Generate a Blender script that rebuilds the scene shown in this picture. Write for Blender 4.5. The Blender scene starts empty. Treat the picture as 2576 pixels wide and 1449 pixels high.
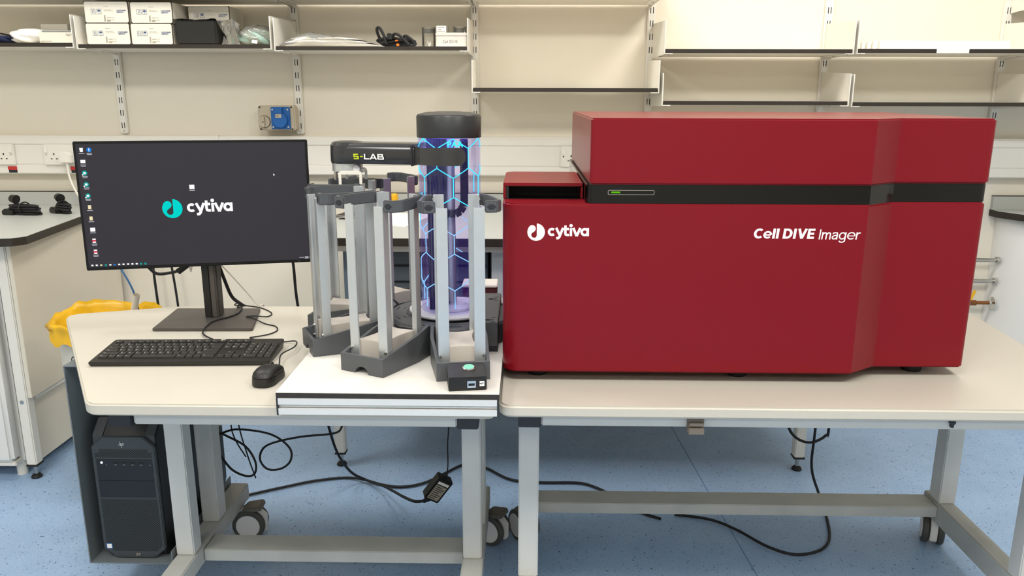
import bpy, bmesh, math, random
from mathutils import Matrix, Vector

random.seed(7)
scene = bpy.context.scene
C = scene.collection
R = math.radians

# ------------------------------------------------------------------ camera
def make_camera():
    P, YAW, ROLL = R(13.63), R(1.0), R(0.15)
    fh = Vector((-math.sin(YAW), math.cos(YAW), 0)); rt = Vector((math.cos(YAW), math.sin(YAW), 0))
    up0 = Vector((0, 0, 1))
    fwd = fh*math.cos(P) - up0*math.sin(P); up = fh*math.sin(P) + up0*math.cos(P)
    r2 = (rt + up*ROLL).normalized(); u2 = (up - rt*ROLL).normalized()
    cd = bpy.data.cameras.new('camera'); cd.sensor_width = 36.0; cd.lens = 36.0*2000/2576
    cd.clip_start = 0.05; cd.clip_end = 50
    co = bpy.data.objects.new('camera', cd); C.objects.link(co)
    m = Matrix(((r2.x, u2.x, -fwd.x, 0), (r2.y, u2.y, -fwd.y, 0), (r2.z, u2.z, -fwd.z, 1.36), (0, 0, 0, 1)))
    co.matrix_world = m
    scene.camera = co
make_camera()

# ------------------------------------------------------------------ world, room lights, exposure
w = bpy.data.worlds.new('room_ambient'); scene.world = w; w.use_nodes = True
w.node_tree.nodes['Background'].inputs[0].default_value = (1.0, 0.98, 0.95, 1)
w.node_tree.nodes['Background'].inputs[1].default_value = 0.35
CEIL = 2.75
PANELS = [(-1.55, 2.35, .60), (-0.15, 2.35, .55), (1.25, 2.35, .74), (-1.55, 0.35, .90), (-0.15, 0.35, 1.3), (1.25, 0.35, 1.4),
          (-1.55, -1.9, .6), (-0.15, -1.9, .4), (1.25, -1.9, .4)]
PANEL_W = 21.3
for (px, py, k) in PANELS:
    ld = bpy.data.lights.new('ceiling_panel_light', 'AREA'); ld.shape = 'RECTANGLE'; ld.size = 0.58; ld.size_y = 0.58
    ld.energy = PANEL_W*k; ld.color = (1.0, 0.972, 0.925)
    lo = bpy.data.objects.new('ceiling_panel_light', ld); C.objects.link(lo); lo.location = (px, py, CEIL-0.03)
scene.view_settings.view_transform = 'Standard'
scene.view_settings.look = 'None'
scene.view_settings.exposure = 0.0
scene.view_settings.gamma = 1.0
scene.view_settings.use_curve_mapping = False

# ------------------------------------------------------------------ mesh helpers
def wm(o):
    m = Matrix.Translation(o.location) @ o.rotation_euler.to_matrix().to_4x4()
    return (wm(o.parent) @ m) if o.parent else m

class MB:
    def __init__(s): s.v = []; s.f = []; s.sm = []
    def add(s, vs, fs, smooth=False, M=None):
        n = len(s.v)
        for p in vs:
            p = Vector(p); s.v.append(M @ p if M else p)
        for f in fs: s.f.append([i+n for i in f]); s.sm.append(smooth)
        return s
    def box(s, x0, x1, y0, y1, z0, z1, M=None):
        vs = [(x, y, z) for z in (z0, z1) for y in (y0, y1) for x in (x0, x1)]
        return s.add(vs, [(0,2,3,1), (4,5,7,6), (0,1,5,4), (2,6,7,3), (0,4,6,2), (1,3,7,5)], M=M)
    def loft(s, rings, cap=True, smooth=False, M=None, closed=True):
        n = len(rings[0]); vs = [p for r in rings for p in r]; fs = []
        for k in range(len(rings)-1):
            for i in range(n if closed else n-1):
                j = (i+1) % n
                fs.append((k*n+i, k*n+j, (k+1)*n+j, (k+1)*n+i))
        s.add(vs, fs, smooth, M)
        if cap:
            s.add(rings[0], [tuple(reversed(range(n)))], False, M); s.add(rings[-1], [tuple(range(n))], False, M)
        return s
    def prism(s, pts, a0, a1, axis='z', M=None):
        def p3(p, a):
            return (p[0], p[1], a) if axis == 'z' else (p[0], a, p[1]) if axis == 'y' else (a, p[0], p[1])
        n = len(pts); vs = [p3(p, a0) for p in pts] + [p3(p, a1) for p in pts]
        fs = [(i, (i+1) % n, n+(i+1) % n, n+i) for i in range(n)] + [tuple(reversed(range(n))), tuple(range(n, 2*n))]
        return s.add(vs, fs, M=M)
    def cyl(s, p0, p1, r0, r1=None, n=16, cap=True, smooth=True, M=None):
        r1 = r0 if r1 is None else r1
        p0 = Vector(p0); p1 = Vector(p1); d = (p1-p0).normalized()
        a = d.orthogonal().normalized(); b = d.cross(a)
        rg = [[p + (a*math.cos(t)+b*math.sin(t))*r for t in [2*math.pi*i/n for i in range(n)]] for p, r in ((p0, r0), (p1, r1))]
        return s.loft(rg, cap, smooth, M)
    def lathe(s, prof, c=(0, 0, 0), n=32, cap=True, smooth=True, M=None, sx=1, sy=1):
        rg = [[(c[0]+r*sx*math.cos(2*math.pi*i/n), c[1]+r*sy*math.sin(2*math.pi*i/n), c[2]+z) for i in range(n)] for r, z in prof]
        return s.loft(rg, cap, smooth, M)
    def ball(s, c, r, n=12, m=8, M=None, sx=1, sy=1, sz=1):
        prof = [(max(1e-5, math.sin(math.pi*k/m))*r, -math.cos(math.pi*k/m)*r*sz) for k in range(m+1)]
        return s.lathe(prof, c, n, True, True, M, sx, sy)
    def tube(s, pts, r, n=6, sub=6, M=None, smooth_path=True, flat=None):
        P = [Vector(p) for p in pts]
        if smooth_path and len(P) > 2:
            Q = []
            for i in range(len(P)-1):
                a, b, c, d = P[max(i-1, 0)], P[i], P[i+1], P[min(i+2, len(P)-1)]
                for k in range(sub):
                    t = k/sub
                    Q.append(0.5*((2*b)+(c-a)*t+(2*a-5*b+4*c-d)*t*t+(3*b-a-3*c+d)*t**3))
            Q.append(P[-1]); P = Q
        rings = []; prev = None
        for i, p in enumerate(P):
            d = (P[min(i+1, len(P)-1)]-P[max(i-1, 0)])
            d = d.normalized() if d.length > 1e-9 else Vector((0, 0, 1))
            if prev is None: a = d.orthogonal().normalized()
            else:
                a = prev - d*prev.dot(d); a = a.normalized() if a.length > 1e-6 else d.orthogonal().normalized()
            prev = a; b = d.cross(a)
            rings.append([p+(a*math.cos(2*math.pi*k/n)+b*math.sin(2*math.pi*k/n))*r for k in range(n)])
        return s.loft(rings, True, True, M)
    def sweep_rect(s, path, h0, h1, th, M=None):
        """vertical rectangular bar swept along a plan path [(x, y)], z from h0 to h1, thickness th"""
        rings = []; n = len(path)
        for i in range(n):
            a = Vector(path[max(i-1, 0)]); b = Vector(path[i]); c = Vector(path[min(i+1, n-1)])
            d1 = (b-a).normalized() if i > 0 else (c-b).normalized(); d2 = (c-b).normalized() if i < n-1 else d1
            t = (d1+d2).normalized(); nn = Vector((-t.y, t.x)); k = th/2/max(0.4, nn.dot(Vector((-d1.y, d1.x))))
            p, q = b+nn*k, b-nn*k
            rings.append([(p.x, p.y, h0), (q.x, q.y, h0), (q.x, q.y, h1), (p.x, p.y, h1)])
        return s.loft(rings, True, False, M)
    def ribbon(s, pts, wd, th, M, close=False):
        """flat stroke in a plane: pts (x, y), extruded th along local z"""
        P = [Vector(p) for p in pts]; n = len(P); L = []; Rr = []
        for i in range(n):
            if close: a, b, c = P[i-1], P[i], P[(i+1) % n]
            else: a, b, c = P[max(i-1, 0)], P[i], P[min(i+1, n-1)]
            d1 = (b-a).normalized() if (b-a).length > 1e-9 else (c-b).normalized()
            d2 = (c-b).normalized() if (c-b).length > 1e-9 else d1
            t = (d1+d2).normalized(); nn = Vector((-t.y, t.x)); k = wd/2/max(0.5, nn.dot(Vector((-d1.y, d1.x))))
            L.append(b+nn*k); Rr.append(b-nn*k)
        for i in range(n if close else n-1):
            j = (i+1) % n
            q = [L[i], L[j], Rr[j], Rr[i]]
            s.add([(p.x, p.y, 0) for p in q]+[(p.x, p.y, th) for p in q],
                  [(0,1,2,3), (7,6,5,4), (0,4,5,1), (1,5,6,2), (2,6,7,3), (3,7,4,0)], M=M)
        return s
    def build(s, name, mat, parent=None, bevel=0, seg=2, world=True, ang=35, sharp=35, kind=None, label=None):
        me = bpy.data.meshes.new(name)
        inv = wm(parent).inverted() if (parent and world) else None
        bm = bmesh.new()
        vs = [bm.verts.new(inv @ p if inv else p) for p in s.v]
        for f, sm in zip(s.f, s.sm):
            try:
                fc = bm.faces.new([vs[i] for i in f]); fc.smooth = sm
            except ValueError: pass
        if bevel:
            bmesh.ops.remove_doubles(bm, verts=bm.verts[:], dist=1e-6)
            es = [e for e in bm.edges if len(e.link_faces) == 2 and e.calc_face_angle(0) > R(ang)]
            if es: bmesh.ops.bevel(bm, geom=es, offset=bevel, segments=seg, affect='EDGES', clamp_overlap=True)
        bmesh.ops.recalc_face_normals(bm, faces=bm.faces[:])
        if bevel:
            for f in bm.faces: f.smooth = True
        bm.to_mesh(me); bm.free()
        try: me.set_sharp_from_angle(angle=R(sharp))
        except Exception: pass
        me.materials.append(mat)
        o = bpy.data.objects.new(name, me); C.objects.link(o)
        if parent: o.parent = parent
        if kind: o['kind'] = kind
        if label: o['label'] = label
        return o

def thing(name, label, cat, loc=(0, 0, 0), rz=0, group=None):
    o = bpy.data.objects.new(name, None); C.objects.link(o); o.empty_display_size = 0.05
    o.location = loc; o.rotation_euler = (0, 0, rz); o['label'] = label; o['category'] = cat
    if group: o['group'] = group
    return o
def tag(o, label, cat, group=None):
    o['label'] = label; o['category'] = cat
    if group: o['group'] = group
    return o
def struct(o, label=None):
    o['kind'] = 'structure'
    if label: o['label'] = label
    return o
def copy_part(o, parent, loc=None, rz=None):
    c = o.copy(); C.objects.link(c); c.parent = parent
    if loc is not None: c.location = loc
    if rz is not None: c.rotation_euler = (0, 0, rz)
    return c
def copy_tree(o, parent=None):
    c = o.copy(); C.objects.link(c); c.parent = parent
    for ch in list(o.children): copy_tree(ch, c)
    return c
def rect(x0, x1, y0, y1): return [(x0, y0), (x1, y0), (x1, y1), (x0, y1)]
def roundpoly(pts, rad, n=6):
    """round every corner of a polygon; rad is one radius or a list"""
    out = []; N = len(pts)
    for i in range(N):
        r = rad[i] if isinstance(rad, (list, tuple)) else rad
        a, b, c = Vector(pts[i-1]), Vector(pts[i]), Vector(pts[(i+1) % N])
        if r <= 0: out.append(tuple(b)); continue
        d1 = (a-b).normalized(); d2 = (c-b).normalized(); an = d1.angle(d2)
        t = min(r/math.tan(an/2), (a-b).length*.49, (c-b).length*.49)
        p, q = b+d1*t, b+d2*t
        for k in range(n+1):
            u = k/n; out.append(tuple((1-u)**2*p+2*u*(1-u)*b+u*u*q))
    return out
def arc(cx, cy, r, a0, a1, n=14):
    return [(cx+r*math.cos(R(a0+(a1-a0)*i/n)), cy+r*math.sin(R(a0+(a1-a0)*i/n))) for i in range(n+1)]

# ------------------------------------------------------------------ text
def text_geo(s, size, shear=0.0, offset=0.0, align='LEFT', spacing=1.0):
    cu = bpy.data.curves.new('t', 'FONT'); cu.body = s; cu.size = size; cu.shear = shear; cu.offset = offset
    cu.align_x = align; cu.space_character = spacing; cu.resolution_u = 3
    ob = bpy.data.objects.new('t', cu); C.objects.link(ob)
    dg = bpy.context.evaluated_depsgraph_get(); me = ob.evaluated_get(dg).to_mesh()
    vs = [v.co.copy() for v in me.vertices]; fs = [tuple(p.vertices) for p in me.polygons]
    ob.evaluated_get(dg).to_mesh_clear(); bpy.data.objects.remove(ob); bpy.data.curves.remove(cu)
    return vs, fs
def add_text(mb, s, size, M, **k):
    vs, fs = text_geo(s, size, **k); mb.add(vs, fs, False, M); return mb
def front(x, y, z, yaw=0.0, tilt=0.0):
    """matrix for a sign plane facing -y: local x right, local y up, local z towards the viewer"""
    return Matrix.Translation((x, y, z)) @ Matrix.Rotation(yaw, 4, 'Z') @ Matrix.Rotation(R(90)+tilt, 4, 'X')
def cytiva(mb, M, h, th):
    """the wordmark in bold rounded strokes; h is the x-height"""
    W = 0.29*h; x = 0; cnt = [0]
    def S(pts, close=False):
        cnt[0] += 1
        mb.ribbon([((p[0])*h+x, p[1]*h) for p in pts], W, th*(1+.18*(cnt[0] % 3)), M @ Matrix.Translation((0, 0, .00004*(cnt[0] % 3))), close)
    S(arc(.5, .5, .355, 48, 312, 18)); x += 0.90*h
    S([(.10, 1.0), (.56, .06)]); S([(.92, 1.0), (.50, -.10), (.36, -.24), (.12, -.25)]); x += 0.98*h
    S([(.22, 1.28), (.22, .40), (.27, .20), (.40, .145), (.66, .145)]); S([(.02, .87), (.64, .87)]); x += 0.72*h
    S([(.17, 0), (.17, .98)]); mb.prism([(p[0]*h+x, p[1]*h) for p in arc(.17, 1.27, .2, 0, 337, 15)], 0, th, 'z', M); x += 0.36*h
    S([(.08, 1.0), (.50, .0)]); S([(.92, 1.0), (.50, .0)]); x += 0.96*h
    S(arc(.50, .5, .36, 0, 345, 22), True); S([(.86, 0), (.86, 1.0)]); x += 1.05*h
    return x
def sans(mb, s, M, H, w, th, width):
    """plain grotesque lettering from strokes; H cap height, w stroke weight in cap heights, fitted to width"""
    h = w/2; out = []; x = 0.0
    def ell(cx, cy, rx, ry, a0, a1, n=22): return [(cx+rx*math.cos(R(a0+(a1-a0)*i/n)), cy+ry*math.sin(R(a0+(a1-a0)*i/n))) for i in range(n+1)]
    for ch in s:
        G = []; closed = []
        wt = w
        if ch == 'C': G = [ell(.43, .5, .43-h, .5-h, 48, 312)]; adv = .80
        elif ch == 'e': wt = w*.8 if w > .15 else w; q = wt/2; G = [ell(.36, .375, .36-q, .375-q, 0, 318), [(q, .365), (.72-q, .365)]]; adv = .77
        elif ch == 'l': G = [[(h, 0), (h, 1)]]; adv = w+.10
        elif ch == 'D': G = [[(h, 0), (h, 1)], [(h, 1-h), (.34, 1-h)]+ell(.34, .5, .42-h, .5-h, 90, -90, 16)+[(h, h)]]; adv = .86
        elif ch == 'I': G = [[(h, 0), (h, 1)]]; adv = w+.12
        elif ch == 'V': G = [[(h*.9, 1), (.39, .02)], [(.78-h*.9, 1), (.39, .02)]]; adv = .84
        elif ch == 'E': G = [[(h, 0), (h, 1)], [(h, 1-h), (.58, 1-h)], [(h, .5), (.54, .5)], [(h, h), (.58, h)]]; adv = .66
        elif ch == 'm': G = [[(h, 0), (h, .73)], [(h, .42), (.12, .58), (.25, .73-h), (.37, .62), (.40, .46), (.40, 0)], [(.40, .42), (.46, .58), (.58, .73-h), (.71, .62), (.74, .46), (.74, 0)]]; adv = .88
        elif ch == 'a': G = [[(.07, .55), (.14, .66), (.28, .73-h), (.43, .66), (.47, .50), (.47, 0)], [(.47, .42), (.25, .40), (.10, .32), (.06, .20), (.12, .08), (.25, h), (.38, .10), (.47, .24)]]; adv = .62
        elif ch == 'g': G = [ell(.31, .365, .31-h, .365-h, 0, 345), [(.62-h, .73), (.62-h, -.06), (.54, -.20), (.38, -.27), (.20, -.25), (.08, -.15)]]; adv = .72
        elif ch == 'r': G = [[(h, 0), (h, .73)], [(h, .40), (.12, .58), (.23, .69-h*.4), (.36, .70-h*.6)]]; adv = .42
        else: adv = .26
        for j, g in enumerate(G): out.append(([(p[0]+x, p[1]) for p in g], wt*(.75 if ch == 'e' and j else 1)))
        x += adv
    k = width/(x*H); SH = Matrix(((k, .10, 0, 0), (0, 1, 0, 0), (0, 0, 1, 0), (0, 0, 0, 1)))
    for i, (g, wt) in enumerate(out):
        mb.ribbon([(p[0]*H, p[1]*H) for p in g], wt*H, th*(1+.15*(i % 4)), M @ SH @ Matrix.Translation((0, 0, .00004*(i % 4))))
def droplet_mark(mb, M, r, th):
    pts = arc(0, 0, 1, 86, -200, 40)
    pts += [(-.82, .60), (-.66, .75), (-.45, .81), (-.25, .76), (-.10, .63), (-.04, .44), (-.07, .27), (-.17, .11), (-.35, -.02),
            (-.50, -.13), (-.57, -.30), (-.52, -.48), (-.40, -.61), (-.21, -.66), (-.02, -.60), (.07, -.45), (.08, -.28)]
    mb.prism([(p[0]*r, p[1]*r) for p in reversed(pts)], 0, th, 'z', M)

# ------------------------------------------------------------------ materials
def lin(c):
    if isinstance(c, str): c = [int(c[i:i+2], 16)/255 for i in (0, 2, 4)]
    return tuple(((u/12.92) if u <= .04045 else ((u+.055)/1.055)**2.4) for u in c) + (1,)
def mat(name, col, rough=.5, metal=0, spec=.5, coat=0, noise=0, nscale=30, bump=0, bscale=200, emit=None, estr=0, alpha=None, trans=0, ior=1.45, sheen=0):
    m = bpy.data.materials.new(name); m.use_nodes = True; nt = m.node_tree; b = nt.nodes['Principled BSDF']
    c = lin(col); b.inputs['Base Color'].default_value = c; b.inputs['Roughness'].default_value = rough
    b.inputs['Metallic'].default_value = metal; b.inputs['Specular IOR Level'].default_value = spec
    b.inputs['Coat Weight'].default_value = coat; b.inputs['Coat Roughness'].default_value = 0.08
    b.inputs['Transmission Weight'].default_value = trans; b.inputs['IOR'].default_value = ior
    if alpha is not None: b.inputs['Alpha'].default_value = alpha
    if emit: b.inputs['Emission Color'].default_value = lin(emit); b.inputs['Emission Strength'].default_value = estr
    if noise or bump:
        tc = nt.nodes.new('ShaderNodeTexCoord')
    if noise:
        n = nt.nodes.new('ShaderNodeTexNoise'); n.inputs['Scale'].default_value = nscale; n.inputs['Detail'].default_value = 4
        nt.links.new(tc.outputs['Object'], n.inputs['Vector'])
        mx = nt.nodes.new('ShaderNodeMix'); mx.data_type = 'RGBA'; mx.blend_type = 'MULTIPLY'; mx.inputs[0].default_value = 1
        mx.inputs[6].default_value = c
        rp = nt.nodes.new('ShaderNodeMapRange'); rp.inputs[1].default_value = .3; rp.inputs[2].default_value = .7
        rp.inputs[3].default_value = 1-noise; rp.inputs[4].default_value = 1+noise
        nt.links.new(n.outputs['Fac'], rp.inputs[0]); nt.links.new(rp.outputs[0], mx.inputs[7])
        nt.links.new(mx.outputs[2], b.inputs['Base Color'])
    if bump:
        n2 = nt.nodes.new('ShaderNodeTexNoise'); n2.inputs['Scale'].default_value = bscale; n2.inputs['Detail'].default_value = 3
        nt.links.new(tc.outputs['Object'], n2.inputs['Vector'])
        bp = nt.nodes.new('ShaderNodeBump'); bp.inputs['Strength'].default_value = bump; bp.inputs['Distance'].default_value = .002
        nt.links.new(n2.outputs['Fac'], bp.inputs['Height']); nt.links.new(bp.outputs[0], b.inputs['Normal'])
    return m
def glow(name, col, s=1.0):
    m = bpy.data.materials.new(name); m.use_nodes = True; nt = m.node_tree
    nt.nodes.remove(nt.nodes['Principled BSDF']); e = nt.nodes.new('ShaderNodeEmission')
    e.inputs[0].default_value = lin(col); e.inputs[1].default_value = s
    nt.links.new(e.outputs[0], nt.nodes['Material Output'].inputs[0]); return m
def clear(name, tint, gloss=.12, rough=.05, base=None, basew=0.0, em=None, es=0, fres=1.0):
    """thin clear plastic: see-through with a glossy film and an optional milky share"""
    m = bpy.data.materials.new(name); m.use_nodes = True; nt = m.node_tree
    nt.nodes.remove(nt.nodes['Principled BSDF'])
    t = nt.nodes.new('ShaderNodeBsdfTransparent'); t.inputs[0].default_value = lin(tint)
    g = nt.nodes.new('ShaderNodeBsdfGlossy'); g.inputs['Roughness'].default_value = rough
    fr = nt.nodes.new('ShaderNodeFresnel'); fr.inputs[0].default_value = 1.4
    mul = nt.nodes.new('ShaderNodeMath'); mul.operation = 'MULTIPLY_ADD'; mul.inputs[1].default_value = fres; mul.inputs[2].default_value = gloss*.2
    nt.links.new(fr.outputs[0], mul.inputs[0])
    mx = nt.nodes.new('ShaderNodeMixShader'); nt.links.new(mul.outputs[0], mx.inputs[0])
    src = t.outputs[0]
    if basew:
        d = nt.nodes.new('ShaderNodeBsdfDiffuse'); d.inputs[0].default_value = lin(base)
        m2 = nt.nodes.new('ShaderNodeMixShader'); m2.inputs[0].default_value = basew
        nt.links.new(t.outputs[0], m2.inputs[1]); nt.links.new(d.outputs[0], m2.inputs[2]); src = m2.outputs[0]
    nt.links.new(src, mx.inputs[1]); nt.links.new(g.outputs[0], mx.inputs[2])
    fin = mx.outputs[0]
    if em:
        e = nt.nodes.new('ShaderNodeEmission'); e.inputs[0].default_value = lin(em); e.inputs[1].default_value = es
        ad = nt.nodes.new('ShaderNodeAddShader'); nt.links.new(fin, ad.inputs[0]); nt.links.new(e.outputs[0], ad.inputs[1]); fin = ad.outputs[0]
    nt.links.new(fin, nt.nodes['Material Output'].inputs[0]); return m

def floor_mat():
    m = bpy.data.materials.new('speckled_vinyl'); m.use_nodes = True; nt = m.node_tree; b = nt.nodes['Principled BSDF']
    b.inputs['Roughness'].default_value = .42; b.inputs['Specular IOR Level'].default_value = .4
    tc = nt.nodes.new('ShaderNodeTexCoord')
    n = nt.nodes.new('ShaderNodeTexNoise'); n.inputs['Scale'].default_value = 9; n.inputs['Detail'].default_value = 6
    nt.links.new(tc.outputs['Object'], n.inputs['Vector'])
    base = nt.nodes.new('ShaderNodeMix'); base.data_type = 'RGBA'
    base.inputs[6].default_value = lin('8eaacd'); base.inputs[7].default_value = lin('a2bedd')
    nt.links.new(n.outputs['Fac'], base.inputs[0])
    cur = base.outputs[2]
    def flecks(scale, thr, col, seed):
        nonlocal cur
        mp = nt.nodes.new('ShaderNodeMapping'); mp.inputs['Location'].default_value = (seed, seed*.7, seed*1.3)
        mp.inputs['Rotation'].default_value = (0, 0, seed)
        nt.links.new(tc.outputs['Object'], mp.inputs['Vector'])
        vo = nt.nodes.new('ShaderNodeTexVoronoi'); vo.inputs['Scale'].default_value = scale; vo.inputs['Randomness'].default_value = 1
        nz = nt.nodes.new('ShaderNodeTexNoise'); nz.inputs['Scale'].default_value = scale*1.6
        nt.links.new(mp.outputs[0], nz.inputs['Vector'])
        ad = nt.nodes.new('ShaderNodeVectorMath'); ad.operation = 'MULTIPLY_ADD'
        ad.inputs[1].default_value = (1.2/scale,)*3; nt.links.new(nz.outputs['Color'], ad.inputs[0]); nt.links.new(mp.outputs[0], ad.inputs[2])
        nt.links.new(ad.outputs[0], vo.inputs['Vector'])
        sp = nt.nodes.new('ShaderNodeSeparateColor'); nt.links.new(vo.outputs['Color'], sp.inputs[0])
        gt = nt.nodes.new('ShaderNodeMath'); gt.operation = 'GREATER_THAN'; gt.inputs[1].default_value = thr; nt.links.new(sp.outputs[0], gt.inputs[0])
        lt = nt.nodes.new('ShaderNodeMath'); lt.operation = 'LESS_THAN'; lt.inputs[1].default_value = .30; nt.links.new(vo.outputs['Distance'], lt.inputs[0])
        mu = nt.nodes.new('ShaderNodeMath'); mu.operation = 'MULTIPLY'; nt.links.new(gt.outputs[0], mu.inputs[0]); nt.links.new(lt.outputs[0], mu.inputs[1])
        mx = nt.nodes.new('ShaderNodeMix'); mx.data_type = 'RGBA'; mx.inputs[7].default_value = lin(col)
        nt.links.new(mu.outputs[0], mx.inputs[0]); nt.links.new(cur, mx.inputs[6]); cur = mx.outputs[2]
    flecks(190, .90, '43567c', 1.0); flecks(210, .88, 'b9cae4', 4.2); flecks(120, .955, '3a4c70', 7.7); flecks(260, .84, '728cb4', 2.9)
    nt.links.new(cur, b.inputs['Base Color'])
    return m

M = {}
M['wall'] = mat('cream_wall_paint', 'ece4d3', .75, noise=.012, nscale=3, bump=.04, bscale=300)
M['ceiling'] = mat('white_ceiling_tile', 'efece4', .85, noise=.02, nscale=60)
M['floor'] = floor_mat()
M['seam'] = mat('floor_weld_seam', '6f8cb8', .5)
M['white_pvc'] = mat('white_plastic', 'ece8de', .4)
M['trunk'] = mat('white_trunking', 'ece8df', .35)
M['white_metal'] = mat('white_powder_coat', 'ebe7dd', .42)
M['shelf_top'] = mat('white_shelf_laminate', 'e9e4d6', .4)
M['dark_edge'] = mat('dark_brown_edge', '2c251d', .55, noise=.12, nscale=40)
M['bench_grey'] = mat('grey_bench_laminate', 'b6b8b3', .38, noise=.02, nscale=200)
M['bench_cream'] = mat('cream_panel', 'e3dac8', .5)
M['table_top'] = mat('white_table_laminate', 'c3bdb0', .33, noise=.008, nscale=90)
M['frame'] = mat('grey_powder_coat', 'c8c8c4', .45, noise=.03, nscale=12)
M['frame_dusty'] = mat('grey_powder_coat_dusty', 'b4b4ae', .55, noise=.08, nscale=9)
M['cap_black'] = mat('black_plastic_cap', '25262b', .45)
M['red'] = mat('red_gloss_paint', '78101c', .28, spec=.26, coat=0, noise=.02, nscale=400)
M['black_gloss'] = mat('black_gloss_plastic', '0a0a0a', .06, spec=.4)
M['black'] = mat('black_plastic', '1b1a19', .45)
M['black_matte'] = mat('black_matte', '131313', .75)
M['rubber'] = mat('black_rubber', '17171a', .6)
M['charcoal'] = mat('charcoal_plastic', '4d4f52', .38, bump=.03, bscale=900)
M['charcoal_dark'] = mat('dark_charcoal_plastic', '262728', .38)
M['charcoal_gloss'] = mat('charcoal_gloss_plastic', '2f2f30', .22, coat=.3)
M['alu'] = mat('satin_aluminium', 'cfd2d3', .36, metal=.75, noise=.02, nscale=60)
M['alu_white'] = mat('bright_aluminium', 'd6d6d4', .35, metal=.2)
M['deck'] = mat('warm_grey_plastic', 'bdb5ab', .5)
M['steel'] = mat('polished_steel', 'b8b6b0', .18, metal=1)
M['silver_disc'] = mat('silver_white_disc', 'e0dee2', .35, metal=.05)
M['board_top'] = mat('white_board_laminate', 'dad6ce', .4)
M['board_edge'] = mat('black_board_core', '2d2926', .55, noise=.25, nscale=60)
M['white_ink'] = mat('white_print', 'f4f2ee', .5)
M['blue_ink'] = mat('blue_print', '33507f', .6)
M['grey_ink'] = mat('grey_print', 'a39a8a', .7)
M['black_ink'] = mat('black_print', '22242c', .6)
M['carton'] = mat('white_carton', 'e6dfd0', .7, noise=.02, nscale=20)
M['carton_edge'] = mat('dark_box_tray_edge', '33291d', .7)
M['paper'] = mat('white_paper', 'f0ede6', .8)
M['foam'] = mat('black_foam_block', '23221e', .85, bump=.3, bscale=500)
M['clear_bag'] = clear('clear_polythene', 'f2f0ea', .5, .12, 'ece8dd', .22)
M['clear_plastic'] = clear('clear_jar_plastic', 'f4f3ee', .3, .06, 'e6e0d2', .10)
M['clear_film'] = clear('clear_film', 'f8f7f2', .4, .12, 'eeeade', .08)
M['teal_cloth'] = mat('pale_teal_cloth', '9fbab0', .8, noise=.12, nscale=25, bump=.3, bscale=60)
M['navy'] = mat('navy_fabric', '1a2347', .8, noise=.2, nscale=30)
M['tissue'] = mat('white_tissue', 'f1eee8', .9, bump=.25, bscale=40)
M['orange'] = mat('orange_tag', 'd9761c', .6)
M['tin_white'] = mat('white_tin', 'ded9d0', .3, metal=.15)
M['blue_plastic'] = mat('blue_socket_plastic', '1f63ac', .4)
M['grey_box'] = mat('grey_switch_box', 'c2b69f', .5)
M['red_label'] = mat('red_label', 'c8322f', .5)
M['bag_yellow'] = mat('yellow_bin_bag', 'd8a81a', .36, noise=.14, nscale=14, bump=.25, bscale=30)
M['bin'] = mat('white_bin', 'dcd4c4', .5)
M['copper'] = mat('copper_pipe', '8f5a32', .4, metal=.7)
M['chrome'] = mat('chrome', 'd8d6d2', .15, metal=1)
M['yellow'] = mat('yellow_plastic', 'e5b021', .4)
M['blue_cable'] = mat('blue_cable', '2f5f8e', .5)
M['white_cable'] = mat('white_cable', 'e2ddd2', .5)
M['pc_grey'] = mat('pc_dark_grey', '3a3e40', .45)
M['pc_black'] = mat('pc_black', '16181a', .4)
M['holder'] = mat('grey_steel_holder', '6b7275', .45)
M['cab_dark'] = mat('dark_grey_cabinet', '5b6164', .5)
M['cab_blue'] = mat('blue_grey_cabinet', '72808a', .5)
M['maroon'] = mat('maroon_plastic', '4d1a1d', .5)
M['tyre'] = mat('grey_tyre', '4b4a45', .6)
M['hub'] = mat('white_wheel_disc', 'dedad6', .45)
M['pedal'] = mat('grey_brake_pedal', '6f675c', .55)
M['key'] = mat('black_key', '2a2826', .45)
M['kb'] = mat('keyboard_black', '24211f', .42)
M['stand'] = mat('dark_grey_metal', '55504c', .45, metal=.3)
M['fridge'] = mat('white_enamel', 'e9e7e2', .3)
# ================================================================== THE SETTING
YW = 3.37
fl = struct(MB().box(-3.2, 3.2, -3.2, YW+.1, -.08, 0).build('floor', M['floor']), 'blue speckled vinyl floor')
for pts in ([(.604, 3.36), (.6212, 3.133), (.6495, 2.5788), (.6811, 2.0668), (.70, 1.2), (.72, -.5)], [(-3.1, 2.70), (-1.5, 2.675), (.55, 2.64), (1.6, 2.80), (3.1, 2.9)]):
    if pts[0][1] > 3: MB().sweep_rect(pts, -.002, .0006, .004).build('floor_seam', M['seam'], fl)
struct(MB().box(-3.2, 3.2, YW, YW+.12, 0, CEIL).build('wall_back', M['wall']), 'cream painted back wall')
struct(MB().box(-3.32, -3.2, -3.2, YW+.12, 0, CEIL).build('wall_left', M['wall']), 'cream painted left wall')
struct(MB().box(3.2, 3.32, -3.2, YW+.12, 0, CEIL).build('wall_right', M['wall']), 'cream painted right wall')
struct(MB().box(-3.2, 3.2, -3.32, -3.2, 0, CEIL).build('wall_front', M['wall']), 'cream painted wall behind the camera')
struct(MB().box(-3.32, 3.32, -3.32, YW+.12, CEIL, CEIL+.1).build('ceiling', M['ceiling']), 'white ceiling')
M['panel_glow'] = glow('light_diffuser', 'fffaf0', 6)
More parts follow.
